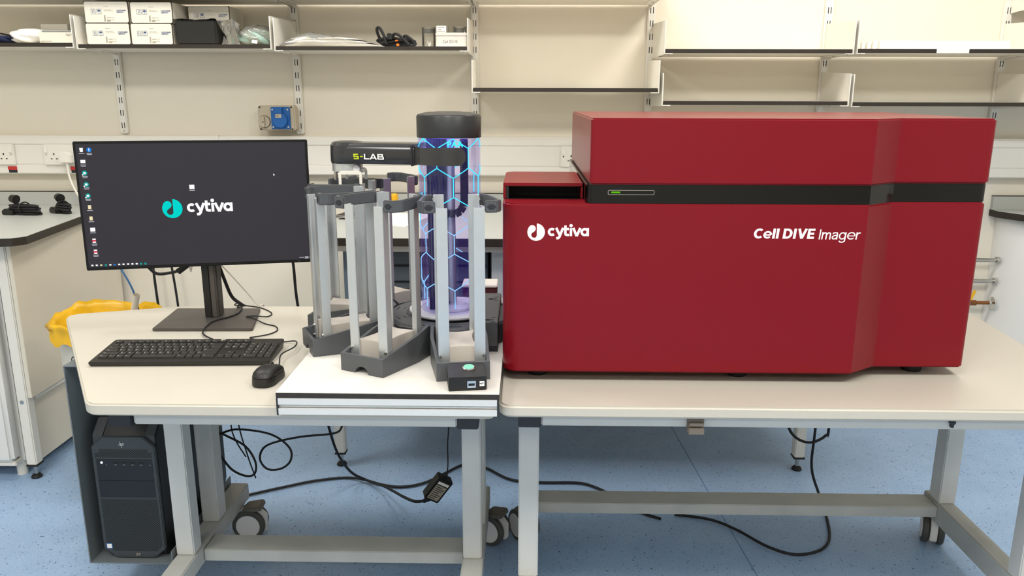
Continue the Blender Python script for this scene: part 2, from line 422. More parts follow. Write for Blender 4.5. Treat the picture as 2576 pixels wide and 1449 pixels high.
for i, (px, py, k) in enumerate(PANELS):
    col = ('left', 'middle', 'right')[i % 3]; row = ('back', 'middle', 'front')[i//3]
    t = thing('ceiling_light', 'square white ceiling light panel, %s column of the %s row' % (col, row), 'ceiling light', (px, py, CEIL), 0, 'square light panels in the ceiling')
    m = MB()
    for a in ((-.32, .32, -.32, -.3), (-.32, .32, .3, .32), (-.32, -.3, -.3, .3), (.3, .32, -.3, .3)):
        m.box(px+a[0], px+a[1], py+a[2], py+a[3], CEIL-.02, CEIL)
    m.build('frame', M['white_metal'], t)
    MB().box(px-.3, px+.3, py-.3, py+.3, CEIL-.012, CEIL-.001).build('diffuser', M['panel_glow'], t)

# dado trunking along the back wall
tr = struct(MB().box(-3.2, 3.2, 3.33, YW, 1.036, 1.192).build('trim_1', M['trunk']), 'white three compartment dado trunking on the back wall')
prof = [(3.33, 1.1566), (3.312, 1.1570), (3.312, 1.182), (3.322, 1.193), (3.33, 1.193)]
for a, b in ((-3.2, -1.28), (-1.276, 3.2)):
    MB().prism(prof, a, b, 'x').build('top_cover', M['trunk'], tr, bevel=.002)
MB().box(-1.284, -1.270, 3.309, 3.33, 1.16, 1.196).build('joint_clip', M['white_pvc'], tr, bevel=.001)
MB().box(-3.2, 3.2, 3.313, 3.33, 1.0758, 1.1562).build('middle_cover', M['trunk'], tr)
MB().box(-3.2, 3.2, 3.310, 3.33, 1.036, 1.0750).build('bottom_cover', M['trunk'], tr, bevel=.003)

# twin sockets on the trunking
def socket(x0, label, plug=False, sides=(0, 1)):
    t = thing('socket_outlet', label, 'socket', (x0+.073, 3.313, 1.115), 0, 'twin mains sockets on the trunking')
    MB().box(x0, x0+.146, 3.300, 3.3128, 1.072, 1.158).build('faceplate', M['white_pvc'], t, bevel=.003)
    for s in (0, 1):
        cx = x0+.0435+s*.059; m = MB()
        m.box(cx-.0022, cx+.0022, 3.2992, 3.3005, 1.114, 1.122); m.box(cx-.0143, cx-.0077, 3.2992, 3.3005, 1.0965, 1.1005); m.box(cx+.0077, cx+.0143, 3.2992, 3.3005, 1.0965, 1.1005)
        m.build('pin_slots', M['black_matte'], t)
        sx = x0+.012 if s == 0 else x0+.134
        MB().prism([(3.3005, 1.122), (3.2955, 1.124), (3.2985, 1.146), (3.3005, 1.147)], sx-.006, sx+.006, 'x').build('rocker_switch', M['white_pvc'], t)
        MB().cyl((sx, 3.2993, 1.1155), (sx, 3.3005, 1.1155), .003, n=12).build('screw', M['steel'], t)
    return t
socket(-2.139-.146+.012, 'white twin socket at the left frame edge', sides=(1,))
socket(-2.003, 'white twin socket with a plug in it, left of the monitor')
socket(.140, 'white twin socket half hidden behind the red imager')
pl = thing('mains_plug', 'white three pin plug in the socket left of the monitor', 'plug', (-1.8975, 3.30, 1.10))
MB().prism(roundpoly([(-1.922, 1.083), (-1.873, 1.083), (-1.873, 1.118), (-1.888, 1.130), (-1.907, 1.130), (-1.922, 1.118)], .006), 3.268, 3.2995, 'y').build('body', M['white_pvc'], pl, bevel=.004)
MB().cyl((-1.8975, 3.282, 1.083), (-1.8975, 3.282, 1.058), .0075, .005, 12).build('strain_relief', M['white_pvc'], pl)
MB().tube([(-1.8975, 3.282, 1.06), (-1.892, 3.275, 1.03), (-1.872, 3.262, .985), (-1.845, 3.255, .94), (-1.80, 3.25, .89), (-1.71, 3.27, .80), (-1.60, 3.30, .62)], .0045, 8).build('cable', M['white_cable'], pl)
for x0, lb in ((-2.166, 'red and black warning label on the trunking at the left frame edge'), (-1.902, 'red and black warning label under the plug on the trunking')):
    t = thing('warning_label', lb, 'label', (x0, 3.309, 1.0415))
    MB().box(x0, x0+.038, 3.3085, 3.3098, 1.052, 1.0665).build('red_band', M['red_label'], t)
    MB().box(x0+.003, x0+.038, 3.3085, 3.3098, 1.040, 1.052).build('black_band', M['black_ink'], t)

# ------------------------------------------------------------------ shelf uprights
UX = [-1.682, -.942, -.212, .498, 1.202, 1.908]
ULAB = ['slotted white shelf upright behind the stacked cartons', 'slotted white shelf upright beside the blue socket box', 'slotted white shelf upright above the glowing column',
        'slotted white shelf upright left of the double empty shelves', 'slotted white shelf upright in the middle of the double empty shelves', 'slotted white shelf upright near the right frame edge']
for i, x in enumerate(UX):
    t = thing('shelf_upright', ULAB[i], 'shelf upright', (x, YW, 1.2), 0, 'slotted uprights on the back wall')
    MB().box(x-.016, x+.016, 3.354, YW-.0005, 1.2, 2.4).build('channel', M['white_metal'], t, bevel=.003)
    m = MB()
    for k in range(23):
        z = 1.222+k*.0508
        for s in (-1, 1): m.box(x+s*.0052-.0014, x+s*.0052+.0014, 3.3532, 3.3545, z, z+.0235)
    m.build('slots', M['black_matte'], t, kind='stuff')
    m = MB()
    for z in (1.2115, 1.487): m.cyl((x, 3.3525, z), (x, 3.3545, z), .0045, n=10)
    m.build('screws', M['steel'], t)

# ------------------------------------------------------------------ shelves
YF, YB = 3.06, 3.352
def shelf(x0, x1, z, label, cat='shelf', th=.0145, hb=.112, left=True, right=True, grp='white wall shelves with dark edges', tape=None):
    t = thing('wall_shelf', label, cat, ((x0+x1)/2, YB, z-th), 0, grp)
    MB().box(x0+.004, x1-.004, YF+.0012, YB, z-th, z).build('board', M['shelf_top'], t)
    MB().box(x0+.004, x1-.004, YF, YF+.0012, z-th, z).build('edge_strip', M['dark_edge'], t)
    for on, x, s in ((left, x0, 1), (right, x1, -1)):
        if not on: continue
        pr = roundpoly([(YB, z-.026), (YB-.05, z-.022), (YF-.004, z-th-.004), (YF-.004, z+hb-.012), (YB-.01, z+hb), (YB, z+hb)], [0, .01, .004, .006, .004, 0], 4)
        m = MB().prism(pr, x-.0015, x+.0015, 'x')
        m.box(min(x, x+s*.03), max(x, x+s*.03), YF-.003, YB-.04, z-th-.003, z-th-.0003)
        m.build('bracket', M['white_metal'], t)
        MB().cyl((x+s*.018, YF+.012, z-th-.0055), (x+s*.018, YF+.012, z-th-.003), .004, n=8).build('bolt', M['steel'], t)
        MB().cyl((x+s*.012, YF+.16, z-th-.0055), (x+s*.012, YF+.16, z-th-.003), .004, n=8).build('bolt', M['steel'], t)
    return t
ZA, ZB, ZC = 1.5455, 1.5405, 1.5345
shelf(-2.42, -1.688, ZA, 'white wall shelf with tissue and a flat carton at the left frame edge', left=False)
shelf(-1.674, -.949, ZB, 'white wall shelf carrying the stacked white cartons')
shelf(-.935, -.219, ZC, 'white wall shelf carrying the coiled power leads and white tin')
shelf(-.204, .491, 1.3865, 'low empty wall shelf between the glowing column and the red imager')
shelf(.506, 1.196, 1.527, 'empty upper wall shelf just above another empty shelf')
sh = shelf(1.209, 1.901, 1.5285, 'upper wall shelf carrying long white boards')
MB().box(1.499, 1.617, YF-.0006, YF+.0004, 1.514, 1.5286).build('white_tape', M['paper'], sh)
shelf(1.915, 2.6, 1.5285, 'upper wall shelf running out of frame at the right', right=False)
shelf(.506, 1.196, 1.3408, 'empty lower wall shelf just above the red imager, left of two')
shelf(1.209, 1.901, 1.3385, 'empty lower wall shelf just above the red imager, right of two')
shelf(1.915, 2.6, 1.3385, 'lower wall shelf running out of frame at the right', right=False)
for a, b, lb in ((-2.42, -1.688, 'highest shelf at the top left corner'), (-1.674, -.949, 'highest shelf above the stacked cartons'), (-.935, -.219, 'highest shelf above the power leads'), (-.204, .491, 'highest shelf above the low empty shelf')):
    shelf(a, b, 1.725, lb+', only its underside in view')
shelf(1.915, 2.6, 1.705, 'highest shelf at the top right corner, only its underside in view', right=False)

# ------------------------------------------------------------------ benches
def leg_foot(t, x, y, w=.038, ztop=.865, d=.04):
    lg = MB().box(x-w/2, x+w/2, y-d/2, y+d/2, .055, ztop).build('leg', M['white_metal'], t, bevel=.004)
    MB().box(x-w/2-.001, x+w/2+.001, y-d/2-.001, y+d/2+.001, .050, .055).build('leg_cap', M['black'], lg)
    MB().cyl((x, y, .012), (x, y, .045), .007, n=10).build('foot_stem', M['steel'], lg)
    MB().lathe([(.018, 0), (.019, .004), (.014, .012), (.008, .015)], (x, y, 0), 16).build('foot', M['rubber'], lg)
    return lg
def bench_top(t, pts, up, z=.9, th=.028):
    MB().prism(pts, z-.0015, z, 'z').build('worktop', M['bench_grey'], t)
    MB().prism(pts, z-th, z-.0015, 'z').build('worktop_edge', M['dark_edge'], t)
    MB().box(up[0], up[1], up[2], YW-.001, z+.0002, z+.055).build('upstand', M['bench_grey'], t)
    MB().box(up[0]-.001, up[1], up[2]-.001, YW-.0015, z+.055, z+.0572).build('upstand_edge', M['dark_edge'], t)
rb = thing('lab_bench', 'long grey topped lab bench standing behind the plate robot', 'bench', (.3, 3.0, 0))
bench_top(rb, [(-.715, 2.585), (1.15, 2.585), (1.15, YW-.001), (-.715, YW-.001)], (-.715, 1.15, 3.352))
MB().box(-.69, 1.12, 2.63, 2.66, .845, .8715).build('front_rail', M['white_metal'], rb, bevel=.002)
for x in (-.69, 1.02): leg_foot(rb, x, 2.755)
def under_unit(x0, x1, label, body, door, nd, gaps, grp='cabinets hung under the rear bench'):
    t = thing('bench_cabinet', label, 'cabinet', ((x0+x1)/2, 2.9, .46), 0, grp)
    MB().box(x0+.002, x1-.002, 2.735, 3.2, .46, .8425).build('body', body, t)
    zs = [.463]+gaps+[.84]
    for a, b in zip(zs, zs[1:]):
        d = MB().box(x0+.006, x1-.006, 2.718, 2.7345, a+.004, b-.004).build(nd, door, t, bevel=.002)
        MB().box((x0+x1)/2-.03, (x0+x1)/2+.03, 2.706, 2.7178, b-.03, b-.022).build('handle', M['cap_black'], d, bevel=.002)
    return t
under_unit(-.645, -.475, 'narrow blue grey cabinet under the left end of the rear bench', M['cab_dark'], M['cab_blue'], 'door', [])
under_unit(-.470, -.13, 'dark grey cabinet with drawers under the rear bench behind the stackers', M['cab_dark'], M['cab_dark'], 'drawer', [.60, .72, .78])
under_unit(-.125, .30, 'white fronted cabinet under the rear bench beside the red imager', M['cab_dark'], M['fridge'], 'door', [])

lb = thing('lab_bench', 'grey topped lab bench at the left frame edge with a white end panel', 'bench', (-2.3, 3.0, 0))
bench_top(lb, [(-3.15, 2.535), (-1.74, 2.535), (-1.69, 2.545), (-1.664, 2.585), (-1.724, 3.02), (-1.735, YW-.001), (-3.15, YW-.001)], (-3.15, -1.737, 3.352))
MB().prism([(-1.757, 2.61), (-1.742, 2.61), (-1.758, 3.34), (-1.773, 3.34)], .315, .871, 'z').build('end_panel', M['bench_cream'], lb, bevel=.001)
MB().box(-1.795, -1.782, 2.66, 3.34, .05, .31).build('plinth_panel', M['bench_cream'], lb)
MB().box(-1.80, -1.756, 2.66, 3.34, .295, .3148).build('lower_rail', M['white_metal'], lb)
lgx = leg_foot(lb, -1.780, 2.63)
MB().cyl((-1.781, 2.6085, .298), (-1.781, 2.6105, .298), .0075, n=12).build('bolt', M['steel'], lgx)
fr = thing('undercounter_fridge', 'white undercounter fridge beneath the left bench', 'fridge', (-2.11, 2.9, 0))
MB().box(-2.4, -1.825, 2.64, 3.2, .05, .855).build('body', M['fridge'], fr, bevel=.008)
MB().box(-2.4, -1.828, 2.585, 2.637, .075, .855).build('door', M['fridge'], fr, bevel=.012, seg=3)
MB().box(-2.4, -1.83, 2.60, 2.64, .055, .073).build('kick_strip', M['white_pvc'], fr, bevel=.003)
MB().cyl((-1.85, 2.66, 0), (-1.85, 2.66, .055), .018, n=12).build('foot', M['white_pvc'], fr)

rbb = thing('lab_bench', 'grey topped lab bench with an angled front at the right frame edge', 'bench', (2.4, 3.1, 0))
rp = [(1.952, YW-.001), (1.952, 3.30), (2.02, 3.16), (2.6, 2.6), (3.15, 2.6), (3.15, YW-.001)]
bench_top(rbb, rp, (1.954, 3.15, 3.352))
MB().prism([(1.985, YW-.001), (1.985, 3.315), (2.045, 3.19), (2.63, 2.64), (3.13, 2.64), (3.13, YW-.001)], 0, .8715, 'z').build('panel', M['fridge'], rbb)
for z, lbx in ((.693, 'upper steel rail on the wall right of the red imager'), (.603, 'lower steel rail on the wall right of the red imager')):
    t = thing('wall_rail', lbx, 'rail', (1.9, 3.30, z), 0, 'steel rails right of the imager')
    MB().cyl((1.25, 3.305, z), (1.975, 3.305, z), .0085, n=14).build('bar', M['steel'], t)
    MB().cyl((1.972, 3.305, z), (1.984, 3.305, z), .014, n=16).build('end_cap', M['steel'], t)
    MB().cyl((1.5, 3.305, z), (1.5, YW-.001, z), .006, n=10).build('standoff', M['steel'], t)
pi = thing('gas_pipe', 'copper pipe with a yellow lever valve right of the red imager', 'pipe', (1.9, 3.30, .509))
MB().cyl((1.25, 3.30, .509), (1.97, 3.30, .509), .0075, n=14).build('pipe', M['copper'], pi)
MB().lathe([(.0075, 0), (.026, .004), (.026, .006), (.012, .012), (.012, .02)], n=20, M=Matrix.Translation((1.984, 3.30, .509)) @ Matrix.Rotation(R(-90), 4, 'Y')).build('flange', M['chrome'], pi)
MB().cyl((1.868, 3.30, .509), (1.91, 3.30, .509), .013, n=6).build('valve_body', M['copper'], pi)
MB().prism([(1.868, .523), (1.885, .523), (1.899, .566), (1.889, .569)], 3.283, 3.288, 'y').build('lever', M['yellow'], pi, bevel=.001)
# ================================================================== MOBILE TABLES
def caster(t, x, y, yaw, top=.1, flip=1):
    """twin wheel swivel caster; wheel axle along local x"""
    Mx = Matrix.Translation((x, y, 0)) @ Matrix.Rotation(yaw, 4, 'Z')
    m = MB()
    m.prism(roundpoly([(-.053, .024), (-.034, .024), (.012, .050), (.034, .088), (.030, .098), (-.030, .099), (-.053, .075)], .008, 3), -.010, .010, 'x', M=Mx)
    m.cyl((0, .004, .088), (0, .004, top), .013, n=12, M=Mx)
    c = m.build('caster', M['hub'], t, bevel=.002)
    for s in (-1, 1):
        Mw = Mx @ Matrix.Translation((s*.021, 0, .05)) @ Matrix.Rotation(R(90), 4, 'Y')
        MB().lathe([(.030, -.010), (.046, -.010), (.050, -.006), (.050, .006), (.046, .010), (.030, .010)], n=32, M=Mw).build('tyre', M['tyre'], c, world=True)
        MB().lathe([(.0005, -s*-.0115), (.036, -s*-.0115), (.0375, -s*-.009)], n=32, M=Mw, cap=False).build('wheel_disc', M['hub'], c)
    p = MB()
    p.prism([(-.045, .100), (-.040, .116), (.010, .108), (.022, .094), (.010, .090)], -.026, .026, 'x', M=Mx)
    pd = p.build('brake_pedal', M['pedal'], c, bevel=.003)
    return c
# ---- left table
lt = thing('mobile_table', 'white topped mobile table under the monitor and keyboard', 'table', (-.6, 1.98, 0))
lp = roundpoly([(-.062, 1.567), (-.062, 2.385), (-1.05, 2.378), (-1.375, 2.265), (-.932, 1.567)], [.02, .02, .25, .045, .045], 8)
MB().prism(lp, .693, .72, 'z').build('table_top', M['table_top'], lt, bevel=.004, seg=3)
MB().box(-.856, -.147, 1.607, 1.637, .657, .6925).build('front_rail', M['frame'], lt, bevel=.003)
MB().box(-.907, -.857, 1.600, 1.65, .654, .6925).build('rail_cap', M['cap_black'], lt, bevel=.002)
MB().box(-.1465, -.100, 1.603, 1.65, .654, .6925).build('rail_cap', M['cap_black'], lt, bevel=.002)
MB().box(-.93, -.11, 2.30, 2.33, .657, .6925).build('rear_rail', M['frame'], lt)
for (a, b), nm in (((-.937, -.888), 'left'), ((-.1625, -.1125), 'right')):
    MB().box(a+.004, b-.004, 1.65, 2.30, .66, .6925).build('side_rail', M['frame'], lt)
    MB().box(a, b, 1.90, 1.95, .150, .660).build('leg', M['frame'], lt, bevel=.003)
    MB().box(a, b, 2.075, 2.135, .150, .660).build('leg', M['frame'], lt, bevel=.003)
    MB().box(a-.002, b+.004, 1.42, 2.315, .098, .150).build('foot_rail', M['frame_dusty'], lt, bevel=.003)
MB().box(-.882, -.166, 1.945, 2.025, .105, .140).build('cross_beam', M['frame_dusty'], lt, bevel=.002)
caster(lt, -.862, 2.25, R(92)); caster(lt, -.098, 2.235, R(62)); caster(lt, -.905, 1.47, R(80)); caster(lt, -.137, 1.47, R(80))
# ---- right table
rt = thing('mobile_table', 'white topped mobile table carrying the red imager', 'table', (.63, 1.98, 0))
rp2 = roundpoly([(-.055, 1.578), (1.28, 1.578), (1.355, 2.35), (1.345, 2.385), (-.055, 2.385)], [.035, .03, .02, .02, .02], 8)
MB().prism(rp2, .693, .72, 'z').build('table_top', M['table_top'], rt, bevel=.005, seg=3)
MB().box(.036, 1.25, 1.607, 1.637, .663, .6925).build('front_rail', M['frame'], rt, bevel=.003)
MB().box(-.014, .0355, 1.603, 1.80, .660, .6925).build('rail_cap', M['cap_black'], rt, bevel=.002)
MB().box(1.2505, 1.30, 1.603, 1.80, .660, .6925).build('rail_cap', M['cap_black'], rt, bevel=.002)
MB().box(.036, 1.25, 2.30, 2.33, .663, .6925).build('rear_rail', M['frame'], rt)
for a, b in ((-.014, .036), (1.25, 1.30)):
    MB().box(a, b, 1.80, 1.85, .165, .6925).build('leg', M['frame'], rt, bevel=.003)
    MB().box(a, b, 2.20, 2.26, .165, .6925).build('leg', M['frame'], rt, bevel=.003)
    MB().box(a, b, 1.70, 2.29, .098, .165).build('foot_rail', M['frame_dusty'], rt, bevel=.003)
MB().box(.0365, 1.2495, 2.20, 2.28, .120, .155).build('cross_beam', M['frame_dusty'], rt, bevel=.002)
caster(rt, 1.280, 2.268, R(-22)); caster(rt, .0, 2.262, R(30)); caster(rt, .011, 1.74, R(10)); caster(rt, 1.275, 1.74, R(10))
m = MB().box(.350, .385, 1.596, 1.6065, .655, .6925); m.box(.351, .384, 1.585, 1.596, .655, .668); m.box(.352, .383, 1.589, 1.596, .672, .680)
m.build('cable_clip', M['pedal'], rt, bevel=.001)
m = MB().cyl((.915, 1.598, .683), (.915, 1.607, .683), .006, n=12); m.box(.912, .918, 1.599, 1.6065, .671, .684)
m.build('rail_knob', M['cap_black'], rt)

# ================================================================== RED IMAGER
im = thing('tissue_imager', 'large red imaging instrument with a black band standing on the right table', 'imager', (.5, 2.08, .72))
yb = 2.45
low = roundpoly([(-.052, 1.723), (.740, 1.723), (.812, 1.775), (1.022, 1.777), (1.062, yb), (-.052, yb)], [.040, .004, .004, .016, .02, .03], 7)
MB().prism(low, .745, 1.1315, 'z').build('lower_body', M['red'], im, bevel=.005, seg=3)
bandp = roundpoly([(.130, 1.726), (.742, 1.726), (.814, 1.778), (1.020, 1.780), (1.058, yb-.004), (.130, yb-.004)], [.018, .002, .002, .014, .02, .02], 7)
MB().prism(bandp, 1.1318, 1.1725, 'z').build('black_band', M['black_gloss'], im, bevel=.0015)
lid = roundpoly([(.137, 1.7225), (.740, 1.7225), (.812, 1.7745), (1.022, 1.7765), (1.062, yb), (.137, yb)], [.010, .004, .004, .014, .02, .02], 6)
MB().prism(lid, 1.1728, 1.3135, 'z').build('lid', M['red'], im, bevel=.004, seg=3)
# loading bay: a low red hood with a dark slot
bx0, bx1, by0, by1, bz0, bz1 = -.052, .128, 1.80, 2.075, 1.1318, 1.168
m = MB(); rr = roundpoly([(bx0, by0), (bx1, by0), (bx1, by1), (bx0, by1)], [.002, .002, .002, .03], 6)
m.prism(rr, 1.160, bz1, 'z')
m.box(bx0, bx0+.0065, by0, by1, bz0, 1.160); m.box(bx1-.004, bx1, by0, by1, bz0, 1.160); m.box(bx0, bx1, by0+.10, by1, bz0, 1.160)
m.build('loading_bay_hood', M['red'], im, bevel=.0015)
MB().box(bx0+.0066, bx1-.0042, by0+.06, by0+.0998, bz0, 1.1598).build('bay_back', M['black_matte'], im)
MB().box(bx0+.0066, bx1-.0042, by0+.002, by0+.06, bz0, bz0+.0012).build('bay_floor', M['black_gloss'], im)
MB().box(bx0+.0066, bx0+.0125, by0+.001, by0+.06, bz0, 1.1598).build('bay_side', M['black_matte'], im)
for (x, y) in ((.03, 1.79), (.93, 1.835), (.03, 2.33), (.98, 2.33), (.5, 1.79)):
    MB().lathe([(.022, 0), (.024, .004), (.024, .0247)], (x, y, .7203), 18).build('foot', M['rubber'], im)
# status light
m = MB(); Mf = front(0, 1.7255, 0)
m.ribbon(roundpoly([(.1775, 1.1512), (.277, 1.1512), (.277, 1.1608), (.1775, 1.1608)], .003, 4), .0009, .0004, Mf, True)
st = m.build('status_frame', M['grey_ink'], im)
M['green_led'] = glow('green_status_led', '5fc21a', 1.0)
MB().box(.1845, .2035, 1.7252, 1.7257, 1.1543, 1.1578).build('status_led', M['green_led'], st)
# lettering on the front
m = MB(); Mf = front(.0225, 1.7232, 1.0685)
droplet_mark(m, Mf, .0192, .0004)
cytiva(m, front(.0480, 1.7232, 1.0600), .0183, .0004)
m.build('wordmark', M['white_ink'], im)
m = MB(); sans(m, 'Cell DIVE', front(.4965, 1.7231, 1.0572), .0222, .21, .0004, .1335); m.build('model_name', M['white_ink'], im)
m = MB(); sans(m, 'Imager', front(.6385, 1.7231, 1.0560), .0220, .105, .0004, .0900); m.build('model_name', M['white_ink'], im)
# ================================================================== PLATE ROBOT
RX, RY, RZ = -.192, 2.0, .757
bd = thing('robot_board', 'white board with black core and aluminium front profile under the plate robot', 'board', (-.29, 1.9, .72))
MB().box(-.5195, -.053, 1.5505, 2.36, .7555, .757).build('board_face', M['board_top'], bd)
MB().box(-.5195, -.053, 1.550, 2.36, .7445, .7555).build('board_core', M['board_edge'], bd)
prf = [(1.548, .7085), (1.548, .7215), (1.557, .7215), (1.557, .7305), (1.548, .7305), (1.548, .7442), (1.5655, .7442), (1.5655, .7085)]
MB().prism(prf, -.5155, -.0575, 'x').build('front_profile', M['alu_white'], bd)
MB().cyl((-.5155, 1.5555, .726), (-.0575, 1.5555, .726), .0032, n=10).build('slot_insert', M['alu'], bd)
for x in (-.5190, -.0573): MB().box(x, x+.0035, 1.5475, 1.566, .7070, .7444).build('profile_cap', M['cap_black'], bd)
for y in (1.60, 2.30): MB().box(-.51, -.065, y, y+.04, .7203, .7444).build('support_rail', M['alu'], bd)

rob = thing('plate_robot', 'plate handling robot with a glowing blue column and dark arm', 'robot', (RX, RY, RZ))
MB().lathe([(.163, 0), (.163, .048), (.158, .054), (.118, .056), (.112, .052)], (RX, RY, RZ+.0002), 48).build('platform', M['charcoal'], rob)
m = MB()
for k in range(10):
    a = R(36*k+18+9)
    for rr_ in (.128, .146):
        p = arc(0, 0, rr_, math.degrees(a)-5, math.degrees(a)+5, 6)
        m.tube([(RX+q[0], RY+q[1], RZ+.0555) for q in p], .0012, 5, 2)
m.build('platform_ridges', M['charcoal_gloss'], rob)
MB().lathe([(.104, .0), (.109, .004), (.109, .008), (.104, .0098), (.080, .0102), (.079, .0085), (.0005, .0085)], (RX, RY, RZ+.057), 64, cap=False).build('base_disc', M['silver_disc'], rob)
pb = MB().box(-.135, -.0665, 1.832, 2.125, RZ+.0002, RZ+.073).build('plinth', M['charcoal'], rob, bevel=.002)
MB().box(-.136, -.066, 1.8315, 2.1255, RZ+.0001, RZ+.014).build('plinth_foot', M['cap_black'], rob)
m = MB()
for y in (1.856, 2.06):
    for d in (-.017, .019): m.box(-.083, -.073, y+d-.0015, y+d+.0015, RZ+.0729, RZ+.0734)
    m.prism([(-.098, y-.008), (-.088, y-.008), (-.084, y-.003), (-.077, y-.003), (-.077, y+.003), (-.084, y+.003), (-.088, y+.008), (-.098, y+.008)], RZ+.0729, RZ+.0734, 'z')
m.build('plinth_slots', M['black_matte'], rob)

# column: clear tube, lit hexagon engraving, cap, inner profiles, cable chain
TR = .0772; Z0, Z1 = RZ+.0665, 1.2590
TOPZ = 1.3150
MB().lathe([(.0797, Z1), (.0797, TOPZ-.006), (.0765, TOPZ-.001), (.070, TOPZ+.001), (.055, TOPZ+.0045), (.0535, TOPZ+.0035), (.03, TOPZ+.006), (.0005, TOPZ+.0065)], (RX, RY, 0), 56, cap=False).build('column_cap', M['charcoal_dark'], rob)
MB().lathe([(.0005, Z1+.002), (.0790, Z1+.002)], (RX, RY, 0), 48, cap=False).build('cap_underside', M['cap_black'], rob)
M['tube'] = clear('blue_lit_acrylic', 'f1eeff', .2, .03, em='5a48ff', es=.03, fres=.3)
MB().lathe([(TR, Z0), (TR, Z1)], (RX, RY, 0), 64, cap=False).build('clear_tube', M['tube'], rob)
M['hex_glow'] = glow('cyan_edge_light', '3fd8ff', 1.5)
M['hex_glow2'] = glow('pale_blue_edge_light', '8fd0ff', 1.15)
s_ = 2*math.pi*TR/6/math.sqrt(3)          # six hexagons around
dx = 2*math.pi/6
m = MB(); m2 = MB()
def hp(a, z, r=TR-.0008): return (RX+r*math.sin(a), RY-r*math.cos(a), z)
keep = random.Random(3)
def hexline(p, q):
    (a0, z0), (a1, z1) = p, q
    if (z0+z1)/2 < Z0+.004 or (z0+z1)/2 > Z1-.002: return
    if math.cos((a0+a1)/2) < -.05 and keep.random() < .8: return
    n = 4
    (m if (z0+z1)/2 > 1.04 else m2).tube([hp(a0+(a1-a0)*k/n, z0+(z1-z0)*k/n) for k in range(n+1)], .00125, 5, 1, smooth_path=False)
keep = random.Random(3)
for row in range(7):
    zc = Z1-.001-row*1.5*s_
    off = 0 if row % 2 == 0 else dx/2
    for k in range(6):
        a = k*dx+off+.21
        hexline((a-dx/2, zc-s_/2), (a, zc))
        hexline((a, zc), (a+dx/2, zc-s_/2))
        hexline((a+dx/2, zc-s_/2), (a+dx/2, zc-1.5*s_))
m.build('hexagon_engraving', M['hex_glow'], rob, kind='stuff'); m2.build('hexagon_engraving', M['hex_glow2'], rob, kind='stuff')
M['dark_profile'] = mat('dark_anodised_profile', '3a3a4a', .5, metal=.4)
m = MB(); m.box(-.2465, -.2035, RY-.025, RY+.022, Z0, Z1)
for k in range(6): m.box(-.2455+k*.007, -.2425+k*.007, RY-.028, RY-.025, Z0, Z1)
m.build('inner_profile', M['dark_profile'], rob)
MB().cyl((-.1905, RY-.008, Z0), (-.1905, RY-.008, Z1), .0122, n=24).build('guide_shaft', M['alu'], rob)
MB().lathe([(.042, 0), (.040, .006), (.024, .014)], (-.182, RY-.010, Z0), 28).build('shaft_foot', M['silver_disc'], rob)
MB().box(-.226, -.196, RY-.034, RY+.01, Z0, Z0+.02).build('carriage_stop', M['cap_black'], rob)
m = MB()
chain = [(-.1525, 1.255), (-.1525, 1.20), (-.1525, 1.15), (-.1525, 1.107), (-.1555, 1.092), (-.1635, 1.079), (-.175, 1.0735), (-.205, 1.0735)]
for (xa, za), (xb, zb) in zip(chain, chain[1:]):
    L = math.hypot(xb-xa, zb-za); n = max(1, int(L/.0105))
    for k in range(n):
        t = (k+.5)/n; cx, cz = xa+(xb-xa)*t, za+(zb-za)*t; an = math.atan2(zb-za, xb-xa)
        m.box(-.0066, .0066, -.008, .008, -.0096, .0096, M=Matrix.Translation((cx, RY-.036, cz)) @ Matrix.Rotation(-an, 4, 'Y'))
m.build('cable_chain', M['black'], rob, bevel=.001)
M['led_blue'] = glow('blue_led', '6a62ff', 22)
MB().lathe([(.060, Z1+.0015), (.072, Z1+.0015), (.072, Z1-.0005), (.060, Z1-.0005), (.060, Z1+.0015)], (RX, RY, 0), 40, cap=False).build('led_ring', M['led_blue'], rob)
# arm pointing over the stackers on the left
TA = R(-99); ux, uy = math.sin(TA), -math.cos(TA); nx, ny = math.cos(TA), math.sin(TA)   # n points to the rear side
MA = Matrix(((ux, nx, 0, RX), (uy, ny, 0, RY), (0, 0, 1, 0), (0, 0, 0, 1)))       # local x = along the arm, local y = across
if MA.to_3x3().determinant() < 0: pass
def arm_outline(wa, wb, r0=.070, r1=.268, n=10):
    pts = [(r0, -wa)]
    pts += [(r1+wb*math.cos(t), wb*math.sin(t)) for t in [-math.pi/2+math.pi*k/n for k in range(n+1)]]
    pts += [(r0, wa)]
    return pts
m = MB()
rings = []
for wa, wb, z, ta in ((.046, .040, 1.1925, 0), (.048, .042, 1.196, 0), (.048, .042, 1.222, 0), (.046, .040, 1.234, 0), (.040, .034, 1.2415, 0), (.030, .026, 1.244, 0)):
    rings.append([MA @ Vector((p[0], p[1], z)) for p in arm_outline(wa, wb)])
m.loft(rings, True, True)
m.build('arm', M['charcoal_gloss'], rob, sharp=50)
MB().lathe([(.043, 1.218), (.043, 1.236), (.037, 1.2445), (.02, 1.247), (.0005, 1.2475)], tuple((MA @ Vector((.266, 0, 0)))), 32, cap=False).build('arm_head', M['charcoal_gloss'], rob)
m = MB()     # carriage band that wraps round the tube front
n = 70; rg = []
for k in range(n+1):
    a = R(-118+(150)*k/n); t = max(0, (k/n-.905)/.095); hh = .0208*math.sqrt(max(.0, 1-t*t)) + .0004
    zc = 1.2165
    rg.append([hp(a, zc-hh, TR+.0012), hp(a, zc-hh, TR+.0135), hp(a, zc+hh, TR+.0135), hp(a, zc+hh, TR+.0012)])
m.loft(rg, True, True); m.build('carriage_band', M['charcoal_gloss'], rob, sharp=40)
